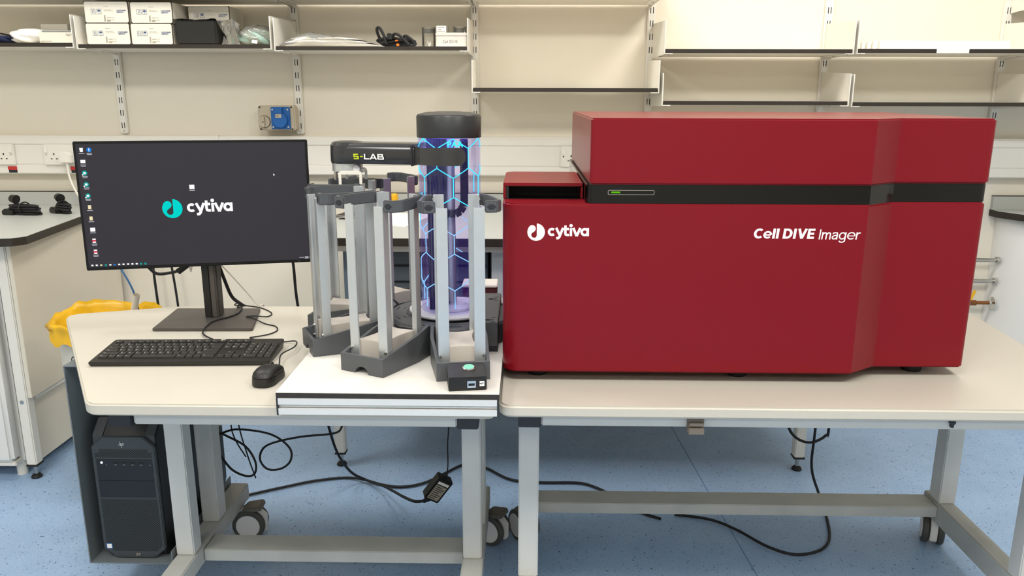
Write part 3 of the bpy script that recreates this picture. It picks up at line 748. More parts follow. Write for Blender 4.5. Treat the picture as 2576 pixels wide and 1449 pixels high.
MB().sweep_rect([tuple((MA @ Vector((.083, s*.05, 0))).xy) for s in (-1, 1)], 1.190, 1.2405, .004).build('arm_joint', M['cap_black'], rob)
gx, gy = (MA @ Vector((.268, 0, 0))).xy
MB().lathe([(.040, 1.1915), (.040, 1.1895), (.0385, 1.1885), (.0385, 1.172), (.030, 1.168), (.0005, 1.168)], (gx, gy, 0), 36, cap=False).build('wrist', M['alu'], rob)
MB().cyl((gx-.025, gy-.028, 1.172), (gx-.025, gy-.028, 1.150), .0045, n=10).build('stop_pin', M['steel'], rob)
g = MB()
gm = Matrix.Translation((gx+.012, gy-.036, 0)) @ Matrix.Rotation(R(2), 4, 'Z')
g.prism(roundpoly([(-.028, 1.137), (-.021, 1.137), (-.021, 1.1645), (.024, 1.1645), (.024, 1.137), (.031, 1.137), (.031, 1.174), (-.028, 1.174)], [.003, .003, .002, .002, .003, .003, .010, .010], 4), -.003, .003, 'y', M=gm)
g.build('gripper_finger', M['white_metal'], rob, bevel=.0008)
g = MB()
gm2 = Matrix.Translation((gx+.016, gy+.036, 0)) @ Matrix.Rotation(R(2), 4, 'Z')
g.prism(roundpoly([(-.030, 1.146), (-.024, 1.146), (-.024, 1.1645), (.020, 1.1645), (.020, 1.146), (.026, 1.146), (.026, 1.176), (-.030, 1.176)], [.003, .003, .002, .002, .003, .003, .010, .010], 4), -.003, .003, 'y', M=gm2)
g.build('gripper_finger', M['alu'], rob, bevel=.0008)
MB().box(gx+.030, gx+.042, gy-.02, gy+.02, 1.168, 1.178).build('gripper_slide', M['alu'], rob, bevel=.001)
MB().cyl((gx+.028, gy-.032, 1.179), (gx+.028, gy-.022, 1.179), .009, n=14).build('gripper_knob', M['silver_disc'], rob)
# S-LAB lettering on the arm side
yawA = math.atan2(uy, ux)+math.pi
P0 = MA @ Vector((.232, .0491, 1.2045))
Mt = Matrix.Translation(P0) @ Matrix.Rotation(yawA, 4, 'Z') @ Matrix.Rotation(R(90), 4, 'X') @ Matrix.Diagonal((1.12, 1, 1, 1))
h = .0135; wd = .0029; m = MB(); x = 0
m.ribbon([(.0105, h-wd/2), (.001, h-wd/2), (.001, h*.5), (.0105, h*.5), (.0105, wd/2), (0, wd/2)], wd, .0006, Mt)
m.ribbon([(.0150, h*.5), (.0215, h*.5)], wd, .0006, Mt)
m2b = MB()
m2b.ribbon([(.0255, h), (.0255, wd/2), (.0365, wd/2)], wd, .0006, Mt)
m2b.ribbon([(.0385, 0), (.0455, h)], wd, .0006, Mt); m2b.ribbon([(.0525, 0), (.0455, h)], wd, .0006, Mt); m2b.ribbon([(.0415, h*.28), (.0495, h*.28)], wd*.8, .0006, Mt)
m2b.ribbon([(.0565, 0), (.0565, h)], wd, .0006, Mt); m2b.ribbon([(.0565, h-wd/2), (.0665, h-wd/2), (.0670, h*.5), (.0565, h*.5)], wd, .0006, Mt); m2b.ribbon([(.0665, h*.5), (.0685, h*.4), (.0685, wd/2), (.0565, wd/2)], wd, .0006, Mt)
M['lime_ink'] = mat('lime_print', 'c3cf23', .5)
m.build('lettering', M['lime_ink'], rob); m2b.build('lettering', M['white_ink'], rob)
m = MB(); vs, fs = text_geo('PAA', .021, offset=.0006)
m.add([hp((v.x+.002)/TR, 1.2390+v.y*.9, TR+.0006) for v in vs], fs); m.build('tube_lettering', M['hex_glow'], rob)

# ================================================================== PLATE STACKERS round the column
def stacker(theta, label):
    u0 = .28
    ux, uy = math.sin(theta), -math.cos(theta)
    t = thing('plate_stacker', label, 'plate stacker', (RX+ux*u0, RY+uy*u0, RZ+.0003), theta, 'plate stackers round the robot column')
    return t
def make_stacker(t):
    u0 = .28
    def L(v, u, z): return (v, -(u-u0), z)
    # base tray: sloped rim, open inside, cable arch in the outer wall
    P = [(-.058, .375), (.058, .375), (.066, .25), (.062, .195), (.048, .166), (-.048, .166), (-.062, .195), (-.066, .25)]
    zt = lambda u: .052 if u < .18 else .041+(.375-u)*.19
    ins = lambda p, k: (p[0]*(1-k/.06), u0-.01+(p[1]-u0+.01)*(1-k/.1))
    m = MB()
    ob = [L(p[0], p[1], 0) for p in P]; ot = [L(p[0], p[1], zt(p[1])) for p in P]
    it = [L(*ins(p, .007), zt(p[1])) for p in P]; ib = [L(*ins(p, .009), .018) for p in P]
    n = len(P); vs = ob+ot+it+ib; fs = []
    for i in range(n):
        j = (i+1) % n
        if i != 0: fs.append((i, j, n+j, n+i))
        fs.append((n+i, n+j, 2*n+j, 2*n+i)); fs.append((2*n+i, 2*n+j, 3*n+j, 3*n+i))
    fs.append(tuple(3*n+i for i in range(n)))
    m.add(vs, fs)
    ar = [(v*.019, .0165*s) for v, s in [(math.cos(a), math.sin(a)) for a in [math.pi*k/8 for k in range(9)]]]   # arch from +v to -v
    out = [(-.058, 0)]+[(p[0], p[1]) for p in reversed(ar)]+[(.058, 0), (.058, zt(.375)), (-.058, zt(.375))]
    m.add([L(p[0], .375, p[1]) for p in out], [tuple(range(len(out)))])
    a1 = [L(p[0], .375, p[1]) for p in ar]; a2 = [L(p[0], .335, p[1]) for p in ar]; k = len(ar)
    m.add(a1+a2, [(i, i+1, k+i+1, k+i) for i in range(k-1)]); m.add(a2, [tuple(range(k))])
    m.build('base', M['charcoal'], t, world=False, sharp=30)
    # deck: concave sided pad
    c = []; cor = [(-.040, .346), (.040, .346), (.040, .214), (-.040, .214)]
    for i in range(4):
        a = Vector(cor[i]); b = Vector(cor[(i+1) % 4]); mid = Vector((0, .28)); n_ = 8
        for k in range(n_):
            s = k/n_; p = a.lerp(b, s); d = (mid-p).normalized(); sag = .011*math.sin(math.pi*s)**.8 if k else 0
            ax = Vector((0, -1)) if i == 0 else Vector((-1, 0)) if i == 1 else Vector((0, 1)) if i == 2 else Vector((1, 0))
            p = p+ax*sag; c.append(p)
    m = MB(); m.loft([[L(p.x, p.y, z) for p in c] for z in (.0185, .066)]); m.build('deck', M['deck'], t, world=False, bevel=.001)
    # posts
    for sv in (-1, 1):
        for su, uu, top in ((1, .347, .372), (-1, .213, .386)):
            v0 = sv*.0515; pr = [(v0, uu), (v0-sv*.024, uu), (v0-sv*.024, uu-su*.0045), (v0-sv*.0045, uu-su*.0045), (v0-sv*.0045, uu-su*.020), (v0, uu-su*.020)]
            m = MB(); m.loft([[L(p[0], p[1], z) for p in pr] for z in (.019, top)])
            po = m.build('post', M['alu'], t, world=False, bevel=.0008)
            b = MB()
            for z in (.048, .024):
                d = Vector((0, -su, 0)); p0 = Vector(L(v0-sv*.004, uu, z)); b.cyl(p0-d*.0005*0, p0+Vector((0, -su*.0035, 0)), .0032, n=10)
            if su < 0: p1 = Vector(L(v0, uu-su*.012, top-.040 if su > 0 else top-.010)); b.cyl(p1, p1+Vector((sv*.002, 0, 0)), .004, n=10)
            b.build('bolts', M['steel'], po, world=False)
        path = [(sv*.0522, .3415), (sv*.075, .3415), (sv*.0845, .325), (sv*.074, .255), (sv*.060, .2185), (sv*.0522, .2185)]
        m = MB(); m.sweep_rect([(p[0], -(p[1]-u0)) for p in path], .3612, .3865, .010)
        cl = m.build('clamp', M['charcoal'], t, world=False, bevel=.002)
        m = MB(); zc = .3738
        hexa = [(.0105, 0), (.004, .0062), (-.004, .0062), (-.0105, 0), (-.004, -.0062), (.004, -.0062)]
        m.loft([[L(sv*.066+p[0], .3466, zc+p[1]) for p in hexa], [L(sv*.066+p[0]*.6, .3470, zc+p[1]*.6) for p in hexa]]); m.build('clamp_recess', M['cap_black'], cl, world=False)
    return t
SL = [(9, 'plate stacker nearest the front right with the lit button box on its base'), (-27, 'plate stacker at front centre with a cable arch in its dark base'),
      (-63, 'plate stacker on the left beside the monitor'), (-99, 'plate stacker directly under the robot gripper'), (-135, 'rearmost plate stacker behind the robot arm')]
proto = make_stacker(stacker(R(SL[0][0]), SL[0][1]))
for a, lab in SL[1:]:
    c = copy_tree(proto); th = R(a)
    c.location = (RX+math.sin(th)*.28, RY-math.cos(th)*.28, RZ+.0003); c.rotation_euler = (0, 0, th); c['label'] = lab
# button box in front of the first stacker
th = R(9); bu = Matrix.Translation((RX, RY, RZ)) @ Matrix.Rotation(th, 4, 'Z')
bb = thing('control_box', 'black control box with a lit green button and USB port', 'control box', tuple(bu @ Vector((.006, -.398, .0003))), th)
m = MB(); m.loft([[(bu @ Vector(p)) for p in r] for r in ([(-.036, -.3765, .0003), (.046, -.3765, .0003), (.046, -.3765, .038), (-.036, -.3765, .041)], [(-.036, -.438, .0003), (.044, -.438, .0003), (.044, -.438, .0300), (-.036, -.438, .0300)])])
m.build('case', M['black'], bb, bevel=.0015)
M['btn'] = glow('lit_button', '9ff0cf', 1.1)
MB().lathe([(.0138, .0), (.0138, .003), (.0115, .0045)], n=24, M=bu @ Matrix.Translation((.010, -.398, .0355)) @ Matrix.Rotation(R(9.5), 4, 'X')).build('button_ring', M['chrome'], bb)
MB().lathe([(.0112, .0046), (.007, .0062), (.0005, .0066)], n=24, cap=False, M=bu @ Matrix.Translation((.010, -.398, .0355)) @ Matrix.Rotation(R(9.5), 4, 'X')).build('button', M['btn'], bb)
Mu = bu @ Matrix.Translation((0, -.4382, 0)) @ Matrix.Rotation(R(90), 4, 'X')
m = MB(); m.prism(rect(.003, .021, .007, .022), 0, .0012, 'z', M=Mu); us = m.build('usb_port', M['chrome'], bb)
m = MB(); m.prism(rect(.0055, .0185, .0115, .0165), .0012, .0016, 'z', M=Mu); m.build('port_slot', M['black_matte'], us)
m = MB(); m.prism(rect(.029, .039, .0095, .0205), 0, .0004, 'z', M=Mu); us = m.build('usb_sign', M['white_ink'], bb)
m = MB(); m.ribbon([(.0300, .015), (.038, .015)], .0008, .0003, Mu @ Matrix.Translation((0, 0, .0004))); m.ribbon([(.0325, .015), (.0345, .0175), (.036, .0175)], .0006, .0003, Mu @ Matrix.Translation((0, 0, .0004)))
m.ribbon([(.0315, .015), (.0338, .0122), (.035, .0122)], .0006, .0003, Mu @ Matrix.Translation((0, 0, .0004)))
m.prism(arc(.0304, .015, .0011, 0, 330, 10), .0004, .0007, 'z', M=Mu); m.prism(rect(.0355, .0368, .0169, .0181), .0004, .0007, 'z', M=Mu); m.build('usb_symbol', M['black_ink'], us)
# ================================================================== MONITOR
mon = thing('computer_monitor', 'wide black computer monitor showing a teal and white logo', 'monitor', (-.915, 2.2, .7203))
mw = thing  # alias kept short
yaw = math.atan2(2.245-2.105, .591); SW, SH = .605, .349
MM = Matrix.Translation((-1.203, 2.108, .889)) @ Matrix.Rotation(yaw, 4, 'Z') @ Matrix.Rotation(R(-2.0), 4, 'X')    # local x along the screen, z up
M['bezel'] = mat('monitor_bezel', '0d0d0d', .55, spec=.3)
m = MB(); m.box(0, SW, 0, .012, 0, SH, M=MM); m.build('housing', M['bezel'], mon, bevel=.002)
m = MB(); m.prism(roundpoly(rect(.17, .44, .09, .27), .02), .0122, .045, 'y', M=MM); m.build('rear_housing', M['black'], mon, bevel=.004)
M['screen'] = mat('dark_lit_screen', '0c0c0e', .3, spec=.3, emit='38353c', estr=.72)
m = MB(); m.box(.007, SW-.007, -.0006, 0, .009, SH-.007, M=MM); scr = m.build('screen', M['screen'], mon)
MS = MM @ Matrix.Translation((0, -.0007, 0)) @ Matrix.Rotation(R(90), 4, 'X')       # sign plane on the glass
def em(n, c, s=1.0):
    k = 'scr_'+n
    if k not in M: M[k] = glow(k, c, s)
    return M[k]
m = MB(); droplet_mark(m, MS @ Matrix.Translation((.2345, .1645, 0)), .0262, .0003); m.build('logo_mark', em('teal', '06d8cf'), scr)
m = MB(); cytiva(m, MS @ Matrix.Translation((.2725, .1535, 0)), .0245, .0003); m.build('logo_word', em('white', 'ffffff'), scr)
# icons: (x, y, kind)
sy = lambda k: SH-.0225-k*.0305
icons = [(.0205, sy(0), 'bin'), (.0395, sy(0), 'info'), (.0215, sy(1), 'cam'), (.0225, sy(2), 'teal'), (.0235, sy(3), 'teal2'), (.0245, sy(4), 'teal3'),
         (.0255, sy(5), 'folder'), (.0260, sy(6), 'folder'), (.0270, sy(7), 'sheet'), (.0275, sy(8), 'pdf'), (.0280, sy(9), 'pdf'), (.290, .2225, 'file')]
gw, gt, gb, gr, gc, gl = MB(), MB(), MB(), MB(), MB(), MB()
def rc(mb, x0, x1, y0, y1, d=0): mb.prism(rect(x0, x1, y0, y1), d, d+.0003, 'z', M=MS)
def ci(mb, x, y, r, d=0): mb.prism([(p[0], p[1]) for p in arc(x, y, r, 0, 340, 17)], d, d+.0003, 'z', M=MS)
for x, y, k in icons:
    if k == 'bin': gw.prism([(x-.0045, y+.0055), (x-.0035, y-.0055), (x+.0035, y-.0055), (x+.0045, y+.0055)], 0, .0003, 'z', M=MS)
    elif k == 'info': ci(gb, x, y, .0062); rc(gw, x-.0009, x+.0009, y-.004, y+.004, .0003)
    elif k == 'cam': rc(gw, x-.006, x+.006, y-.0045, y+.0045)
    elif k.startswith('teal'): ci(gt, x, y, .0066); rc(gw, x-.0030, x+.0030, y-.0028, y+.0028, .0003); ci(gw, x-.0052, y-.0045, .0018, .0003)
    elif k == 'folder': rc(gc, x-.0040, x+.0040, y-.0052, y+.0052)
    elif k == 'sheet': rc(gw, x-.0062, x+.0062, y-.0052, y+.0052)
    elif k == 'pdf': rc(gw, x-.0042, x+.0042, y-.0058, y+.0058); rc(gr, x-.0050, x+.0042, y-.0022, y+.0022, .0003)
    elif k == 'file': rc(gw, x-.0066, x+.0066, y-.0055, y+.0066)
    n = 1 if k in ('bin', 'folder', 'sheet', 'file') else 2
    for j in range(n): rc(gl, x-.0070+.001*j, x+.0070-.0012*j, y-.0098-j*.0032, y-.0082-j*.0032)
for j, x in enumerate([.016, .027, .0385, .050, .0615, .0725, .084, .095, .107, .118, .129, .140, .1515]):
    (gt if j in (3, 11, 12) else gc if j in (2,) else gb if j in (5,) else gw).prism(rect(x-.0026, x+.0026, .0125, .0165), 0, .0003, 'z', M=MS)
    if j in (3, 11, 12): rc(gt, x-.0035, x+.0035, .0105, .0111)
for x0, x1, y in ((.566, .569, .0145), (.571, .5745, .0145), (.576, .5785, .0145), (.581, .591, .0158), (.5805, .591, .0125), (.594, .598, .0145)):
    rc(gl, x0, x1, y-.0011, y+.0011)
gw.prism([(.508, .256), (.512, .2525), (.5105, .2515), (.511, .249), (.5095, .2495), (.508, .2515)], 0, .0003, 'z', M=MS)
rc(gw, .5635, .5645, .0035, .0045)
for g_, nm, c in ((gw, 'white', 'f7f7fb'), (gt, 'teal_icon', '1b9f98'), (gb, 'blue', '1f7fe0'), (gr, 'red', 'd8304a'), (gc, 'cream', 'efe2b8'), (gl, 'caption', 'c9c9d2')):
    g_.build('desktop_icons', em(nm, c), scr, kind='stuff')
m = MB(); m.box(-.930, -.893, 2.226, 2.262, .7285, .90); m.box(-.912, -.894, 2.215, 2.226, .7285, .90); m.build('stand_column', M['stand'], mon, bevel=.003)
MB().box(-.931, -.9125, 2.2135, 2.2258, .7285, .895).build('column_cover', M['black'], mon)
MB().prism(roundpoly([(-1.036, 2.098), (-.757, 2.106), (-.806, 2.322), (-1.058, 2.315)], .008, 4), .7203, .7285, 'z').build('stand_base', M['stand'], mon, bevel=.0015)
m = MB(); m.tube([(-1.08, 2.20, .885), (-1.055, 2.20, .862), (-1.02, 2.21, .862), (-.985, 2.20, .872)], .0045, 8)
m.build('video_lead', M['rubber'], mon)
m = MB(); m.cyl((-.992, 2.20, .868), (-.955, 2.205, .893), .009, .007, 10); m.build('video_plug', M['rubber'], mon)
MB().tube([(-.958, 2.20, .887), (-.955, 2.198, .868), (-.950, 2.198, .886)], .0018, 6).build('cable_tie', M['white_cable'], mon)

# ================================================================== KEYBOARD
kb = thing('keyboard', 'black full size keyboard in front of the monitor', 'keyboard', (-.840, 1.885, .7203), R(2.6))
KW, KD = .434, .150; S3 = math.atan2(.016, KD)
def ktop(y): return .0115+(y+KD/2)*.075
pl_ = roundpoly([(-KW/2, -KD/2), (KW/2, -KD/2), (KW/2, KD/2), (-KW/2, KD/2)], [.004, .006, .006, .012], 5)
m = MB(); m.loft([[(p[0]*.985, p[1]*.97+.001, .0004) for p in pl_], [(p[0], p[1], max(.006, ktop(p[1])-.006)) for p in pl_], [(p[0], p[1], ktop(p[1])) for p in pl_]])
m.build('case', M['kb'], kb, world=False, bevel=.0012)
u = .01875; rows = []
x0 = -KW/2+.012; yk = -KD/2+.022
R0 = [(1.25, 'Ctrl'), (1, 'Fn'), (1, '#'), (1, 'Alt'), (5.75, ''), (1.25, 'Alt'), (1, '='), (1, ''), (1.75, 'Ctrl')]
R1 = [(2.25, 'Shift')]+[(1, c) for c in 'ZXCVBNM,./']+[(2.75, 'Shift')]
R2 = [(1.75, 'Caps')]+[(1, c) for c in "ASDFGHJKL;'"]+[(2.25, 'Enter')]
R3 = [(1.5, 'Tab')]+[(1, c) for c in 'QWERTYUIOP[]']+[(1.5, '\\')]
R4 = [(1, '`')]+[(1, c) for c in '1234567890-=']+[(2, 'Back')]
keys = []
for r, row in enumerate((R0, R1, R2, R3, R4)):
    x = x0
    for wd_, c in row: keys.append((x, yk+r*.0182, wd_*u, .0182, c)); x += wd_*u
yf = yk+5*.0182+.006
for k, c in ((0, 'Esc'), (2, 'F1'), (3, 'F2'), (4, 'F3'), (5, 'F4'), (6.5, 'F5'), (7.5, 'F6'), (8.5, 'F7'), (9.5, 'F8'), (11, 'F9'), (12, 'F10'), (13, 'F11'), (14, 'F12')):
    keys.append((x0+k*u, yf, u, .0135, c))
xn = x0+15.3*u
for k, c in enumerate(('Prt', 'Scr', 'Brk')): keys.append((xn+k*u, yf, u, .0135, c))
for k, c in enumerate(('Ins', 'Hm', 'PU')): keys.append((xn+k*u, yk+4*.0182, u, .0182, c))
for k, c in enumerate(('Del', 'End', 'PD')): keys.append((xn+k*u, yk+3*.0182, u, .0182, c))
for k, c in enumerate(('<', 'v', '>')): keys.append((xn+k*u, yk, u, .0182, c))
keys.append((xn+u, yk+.0182, u, .0182, '^'))
xp = xn+3.3*u; uu = .0175
for k, c in enumerate(('Num', '/', '*', '-')): keys.append((xp+k*uu, yk+4*.0182, uu, .0182, c))
for r, row in enumerate(('123', '456', '789')):
    for k, c in enumerate(row): keys.append((xp+k*uu, yk+(1+r)*.0182, uu, .0182, c))
keys.append((xp, yk, 2*uu, .0182, '0')); keys.append((xp+2*uu, yk, uu, .0182, '.'))
keys.append((xp+3*uu, yk+2*.0182, uu, 2*.0182, '+')); keys.append((xp+3*uu, yk, uu, 2*.0182, 'Ent'))
kcache = {}; leg = MB()
KT = math.atan(.075)
for (x, y, wd_, dp, c) in keys:
    key_ = (round(wd_, 4), round(dp, 4))
    if key_ not in kcache:
        g = .0012; m = MB()
        a = [(-wd_/2+g, -dp/2+g), (wd_/2-g, -dp/2+g), (wd_/2-g, dp/2-g), (-wd_/2+g, dp/2-g)]
        m.loft([[(p[0], p[1], 0) for p in a], [(p[0]*.985, p[1]*.97, .0030) for p in a], [(p[0]*.94, p[1]*.88, .0040) for p in a]])
        o = m.build('key', M['key'], kb, world=False); kcache[key_] = o
    else:
        o = kcache[key_].copy(); C.objects.link(o); o.parent = kb
    cx, cy = x+wd_/2, y+dp/2
    o.location = (cx, cy, ktop(cy)-.0002); o.rotation_euler = (KT, 0, 0)
    if c:
        Mt = Matrix.Translation((cx-wd_/2+.0032, cy+.0002, ktop(cy)+.0041)) @ Matrix.Rotation(KT, 4, 'X')
        add_text(leg, c, .0058 if len(c) == 1 else .0036, Mt)
leg.build('key_legends', M['white_ink'], kb, world=False, kind='stuff')
m = MB(); m.lathe([(.0005, 0), (.0055, .0), (.006, -.0004)], n=20, cap=False, M=Matrix.Translation((.062, KD/2-.0062, ktop(KD/2)+.0006)) @ Matrix.Rotation(KT, 4, 'X')); m.build('maker_badge', M['grey_ink'], kb, world=False)
kx, ky = (wm(kb) @ Vector((.035, KD/2, 0))).xy
MB().tube([(kx, ky-.004, .735), (kx+.001, ky+.02, .729), (-.878, 2.06, .727), (-.890, 2.135, .732), (-.884, 2.175, .732), (-.862, 2.215, .7305), (-.850, 2.26, .7305), (-.862, 2.32, .7305), (-.885, 2.345, .724), (-.89, 2.40, .722), (-.89, 2.42, .66)], .0023, 8).build('cable', M['rubber'], kb)

# ================================================================== MOUSE
ms = thing('computer_mouse', 'small black wired mouse beside the keyboard', 'mouse', (-.588, 1.715, .7203), R(-6))
m = MB(); n = 28
def mo(k, z, sc=1, dy=0):
    out = []
    for i in range(n):
        a = 2*math.pi*i/n; ca, sa = math.cos(a), math.sin(a); e = .72
        x = math.copysign(abs(ca)**e, ca)*.0295*k; y = math.copysign(abs(sa)**e, sa)*.050*k+dy
        x *= 1-.10*(1-abs(sa))**2
        out.append((x, y, z - max(0, y)*.16*(z/.034)))
    return out
m.loft([mo(.94, .0003), mo(1.0, .004), mo(.985, .014), mo(.955, .0205)], True, True); m.build('body', M['black'], ms, world=False, sharp=60)
m = MB(); m.loft([mo(.915, .0206), mo(.965, .0222), mo(.90, .029), mo(.72, .0352), mo(.42, .0385), mo(.1, .0395)], True, True); m.build('shell', M['black'], ms, world=False, sharp=60)
m = MB(); m.box(-.0022, .0022, .016, .030, .030, .0375); m.build('scroll_wheel', M['rubber'], ms, world=False, bevel=.002)
m = MB(); m.lathe([(.0005, .0005), (.0055, .0), (.006, -.001)], (0, .037, .0303), 20, cap=False); m.build('maker_badge', M['grey_ink'], ms, world=False)
mx_, my_ = (wm(ms) @ Vector((-.004, .048, 0))).xy
zc = .7225
MB().tube([(mx_, my_-.004, .733), (mx_+.004, my_+.015, .731), (-.603, 1.86, .735), (-.588, 1.925, .735), (-.602, 1.985, .731), (-.645, 2.005, zc), (-.70, 2.015, zc), (-.742, 2.038, zc), (-.725, 2.052, zc), (-.700, 2.075, zc), (-.690, 2.11, zc), (-.707, 2.15, zc), (-.745, 2.175, zc), (-.790, 2.205, zc+.008), (-.812, 2.2148, zc+.009), (-.795, 2.228, zc+.008), (-.762, 2.25, zc), (-.762, 2.29, zc), (-.81, 2.345, zc), (-.865, 2.372, zc), (-.905, 2.378, zc), (-.90, 2.40, zc), (-.895, 2.42, .69)], .0017, 8, 5).build('cable', M['rubber'], ms)

# ================================================================== COMPUTER TOWER and its holder
ho = thing('computer_holder', 'grey steel tray hanging under the table round the computer tower', 'computer holder', (-1.05, 2.1, .13))
m = MB(); m.box(-1.1675, -1.1645, 1.885, 2.32, .1325, .6925); m.box(-1.1645, -.942, 1.885, 2.32, .1325, .1355); m.box(-.945, -.942, 1.885, 2.32, .1355, .17)
m.build('tray', M['holder'], ho)
m = MB(); m.box(-1.1645, -1.09, 1.885, 2.24, .6895, .6925); m.build('top_flange', M['holder'], ho)
m = MB(); m.box(-.955, -.9455, 2.23, 2.27, .1362, .235); m.build('rear_strap', M['frame'], ho)
pc = thing('computer_tower', 'dark grey computer tower in the tray under the left table', 'computer', (-1.05, 2.1, .136))
fx0, fx1, fy, fz0, fz1 = -1.137, -.966, 1.905, .1362, .525
side = [(1.915, .150), (1.928, fz0), (2.34, fz0), (2.355, .15), (2.355, fz1-.02), (2.34, fz1), (1.955, fz1), (1.915, .485)]
MB().prism(side, fx0+.002, fx1-.002, 'x').build('case', M['pc_black'], pc, bevel=.004)
bez = [(fx0+.034, fz1-.034), (fx1-.030, fz1-.034), (fx1, fz1-.062), (fx1, fz0+.030), (fx1-.030, fz0+.002), (fx0+.032, fz0+.002), (fx0, fz0+.030), (fx0, fz1-.062)]
m = MB(); m.loft([[(p[0], 1.9148, p[1]) for p in bez], [(p[0]+(.002 if p[0] < -1.05 else -.002), fy, p[1]) for p in bez]]); m.build('front_bezel', M['pc_grey'], pc, bevel=.002)
for a_, b_ in ((fx1-.028, fx1-.004), (fx0+.004, fx0+.030)): MB().prism([(1.9149, fz1-.060), (1.9149, fz1-.034), (1.954, fz1)], a_, b_, 'x').build('handle_cheek', M['pc_grey'], pc)
zb0, zb1 = .318, .428
b1 = MB().box(fx0+.011, fx1-.012, fy-.0008, fy+.004, zb0, zb1).build('drive_bay', M['pc_black'], pc)
MB().box(fx0+.012, fx1-.013, fy-.0016, fy-.0009, .3665, .3675).build('bay_seam', M['black_matte'], b1)
M['pc_led'] = glow('white_blue_led', 'e8ecff', 1.6)
MB().cyl((fx0+.0255, fy-.0018, .4185), (fx0+.0255, fy-.0008, .4185), .0032, n=12).build('power_button', M['pc_led'], b1)
m = MB(); mi = MB()
for k, x in enumerate((.062, .0845, .107, .1295)): m.box(fx0+x-.006, fx0+x+.006, fy-.0012, fy-.0008, .4165, .4205); mi.box(fx0+x-.003, fx0+x+.003, fy-.0012, fy-.0008, .4115, .4127)
mi.box(fx0+.0365, fx0+.0385, fy-.0012, fy-.0008, .411, .413); mi.box(fx0+.152, fx0+.1545, fy-.0012, fy-.0008, .411, .4133)
m.build('ports', M['black_matte'], b1); mi.build('port_icons', M['grey_ink'], b1)
m = MB()
def holes(xa, xb, za, zb, d=.0066, clip=None):
    r = 0; z = za
    while z < zb:
        x = xa+(d/2 if r % 2 else 0)
        while x < xb:
            if clip is None or clip(x, z):
                k = len(m.v); pts = [(x+.0021*math.cos(t), fy-.0002, z+.0021*math.sin(t)) for t in [math.pi*i/3 for i in range(6)]]
                m.add(pts, [tuple(range(6))])
            x += d
        z += d*.52; r += 1
holes(fx0+.010, fx1-.010, .434, .458, clip=lambda x, z: z < .446 or (fx0+.022 < x < fx1-.022))
holes(fx0+.012, fx1-.010, .160, .312, clip=lambda x, z: x-fx0 > .012+max(0, .175-z)*1.0 and fx1-x > .010+max(0, .175-z)*1.0)
m.build('vent_holes', M['black_matte'], pc, kind='stuff')
m = MB(); Ml = front(fx0+.0765, fy-.0004, .4665)
for pts in ([(.0, .0), (.0030, .0115)], [(.0035, .0), (.0052, .0065)], [(.0052, .0065), (.0068, .0058), (.0053, 0.0)], [(.0066, -.0055), (.0098, .0065)], [(.0098, .0065), (.0125, .0062), (.0112, .0006), (.0100, .0006)]):
    m.ribbon(pts, .0008, .0003, Ml)
m.build('maker_logo', M['white_ink'], pc)
m = MB(); add_text(m, 'Z4', .0105, front(fx0+.086, fy-.0004, .1455), shear=.25, offset=.0002); m.build('model_mark', M['grey_ink'], pc)
m = MB().box(fx0+.010, fx0+.026, fy-.0012, fy-.0003, .166, .1815); stk = m.build('sticker', M['blue_plastic'], pc)
MB().box(fx0+.0118, fx0+.0245, fy-.0016, fy-.0012, .1678, .1797).build('sticker_face', M['paper'], stk)

# ================================================================== WASTE BIN
bi = thing('waste_bin', 'white bin with a yellow bag behind the left table', 'bin', (-1.405, 2.56, 0))
MB().lathe([(.135, 0), (.14, .006), (.165, .59), (.168, .60), (.162, .60), (.158, .58)], (-1.405, 2.56, 0), 40, sy=.85).build('bin_body', M['bin'], bi)
rng = random.Random(5); n = 64; rings = []
ph = [rng.uniform(0, 6.28) for _ in range(8)]
def rip(a, k): return sum(math.sin(a*f+ph[i])*k/(1+i*.35) for i, f in enumerate((3, 5, 8, 13, 19)))
for j, (rad, z) in enumerate(((.148, .40), (.152, .52), (.162, .622), (.172, .640), (.181, .630), (.187, .617), (.192, .606), (.197, .596))):
    ring = []
    for i in range(n):
        a = 2*math.pi*i/n; w_ = (.001, .002, .003, .004, .006, .008, .011, .014)[j]
        zz = z+rip(a+.3*j, (.0, .0, .005, .006, .006, .006, .007, .010)[j]) + .012*math.sin(a-.6)*(1 if j >= 2 else 0)
        rr_ = rad+rip(a*1.0+j*.4, w_*.5)
        ring.append((-1.405+rr_*math.cos(a), 2.56+rr_*.86*math.sin(a), zz))
    rings.append(ring)
m = MB(); m.loft(rings, False, True); bag = m.build('bin_bag', M['bag_yellow'], bi, sharp=180)
m = MB(); add_text(m, 'Cu', .055, front(-1.474, 2.4270, .500, R(-26), R(4)), offset=-.0006); m.build('handwriting', M['black_ink'], bi)
tb = MB().cyl((-1.37, 2.56, .45), (-1.272, 2.50, .722), .0105, n=16, cap=False).cyl((-1.37, 2.56, .45), (-1.272, 2.50, .722), .0085, n=16, cap=False).build('cardboard_tube', M['bench_cream'])
tag(tb, 'short cream cardboard tube sticking out of the yellow bin bag', 'tube')

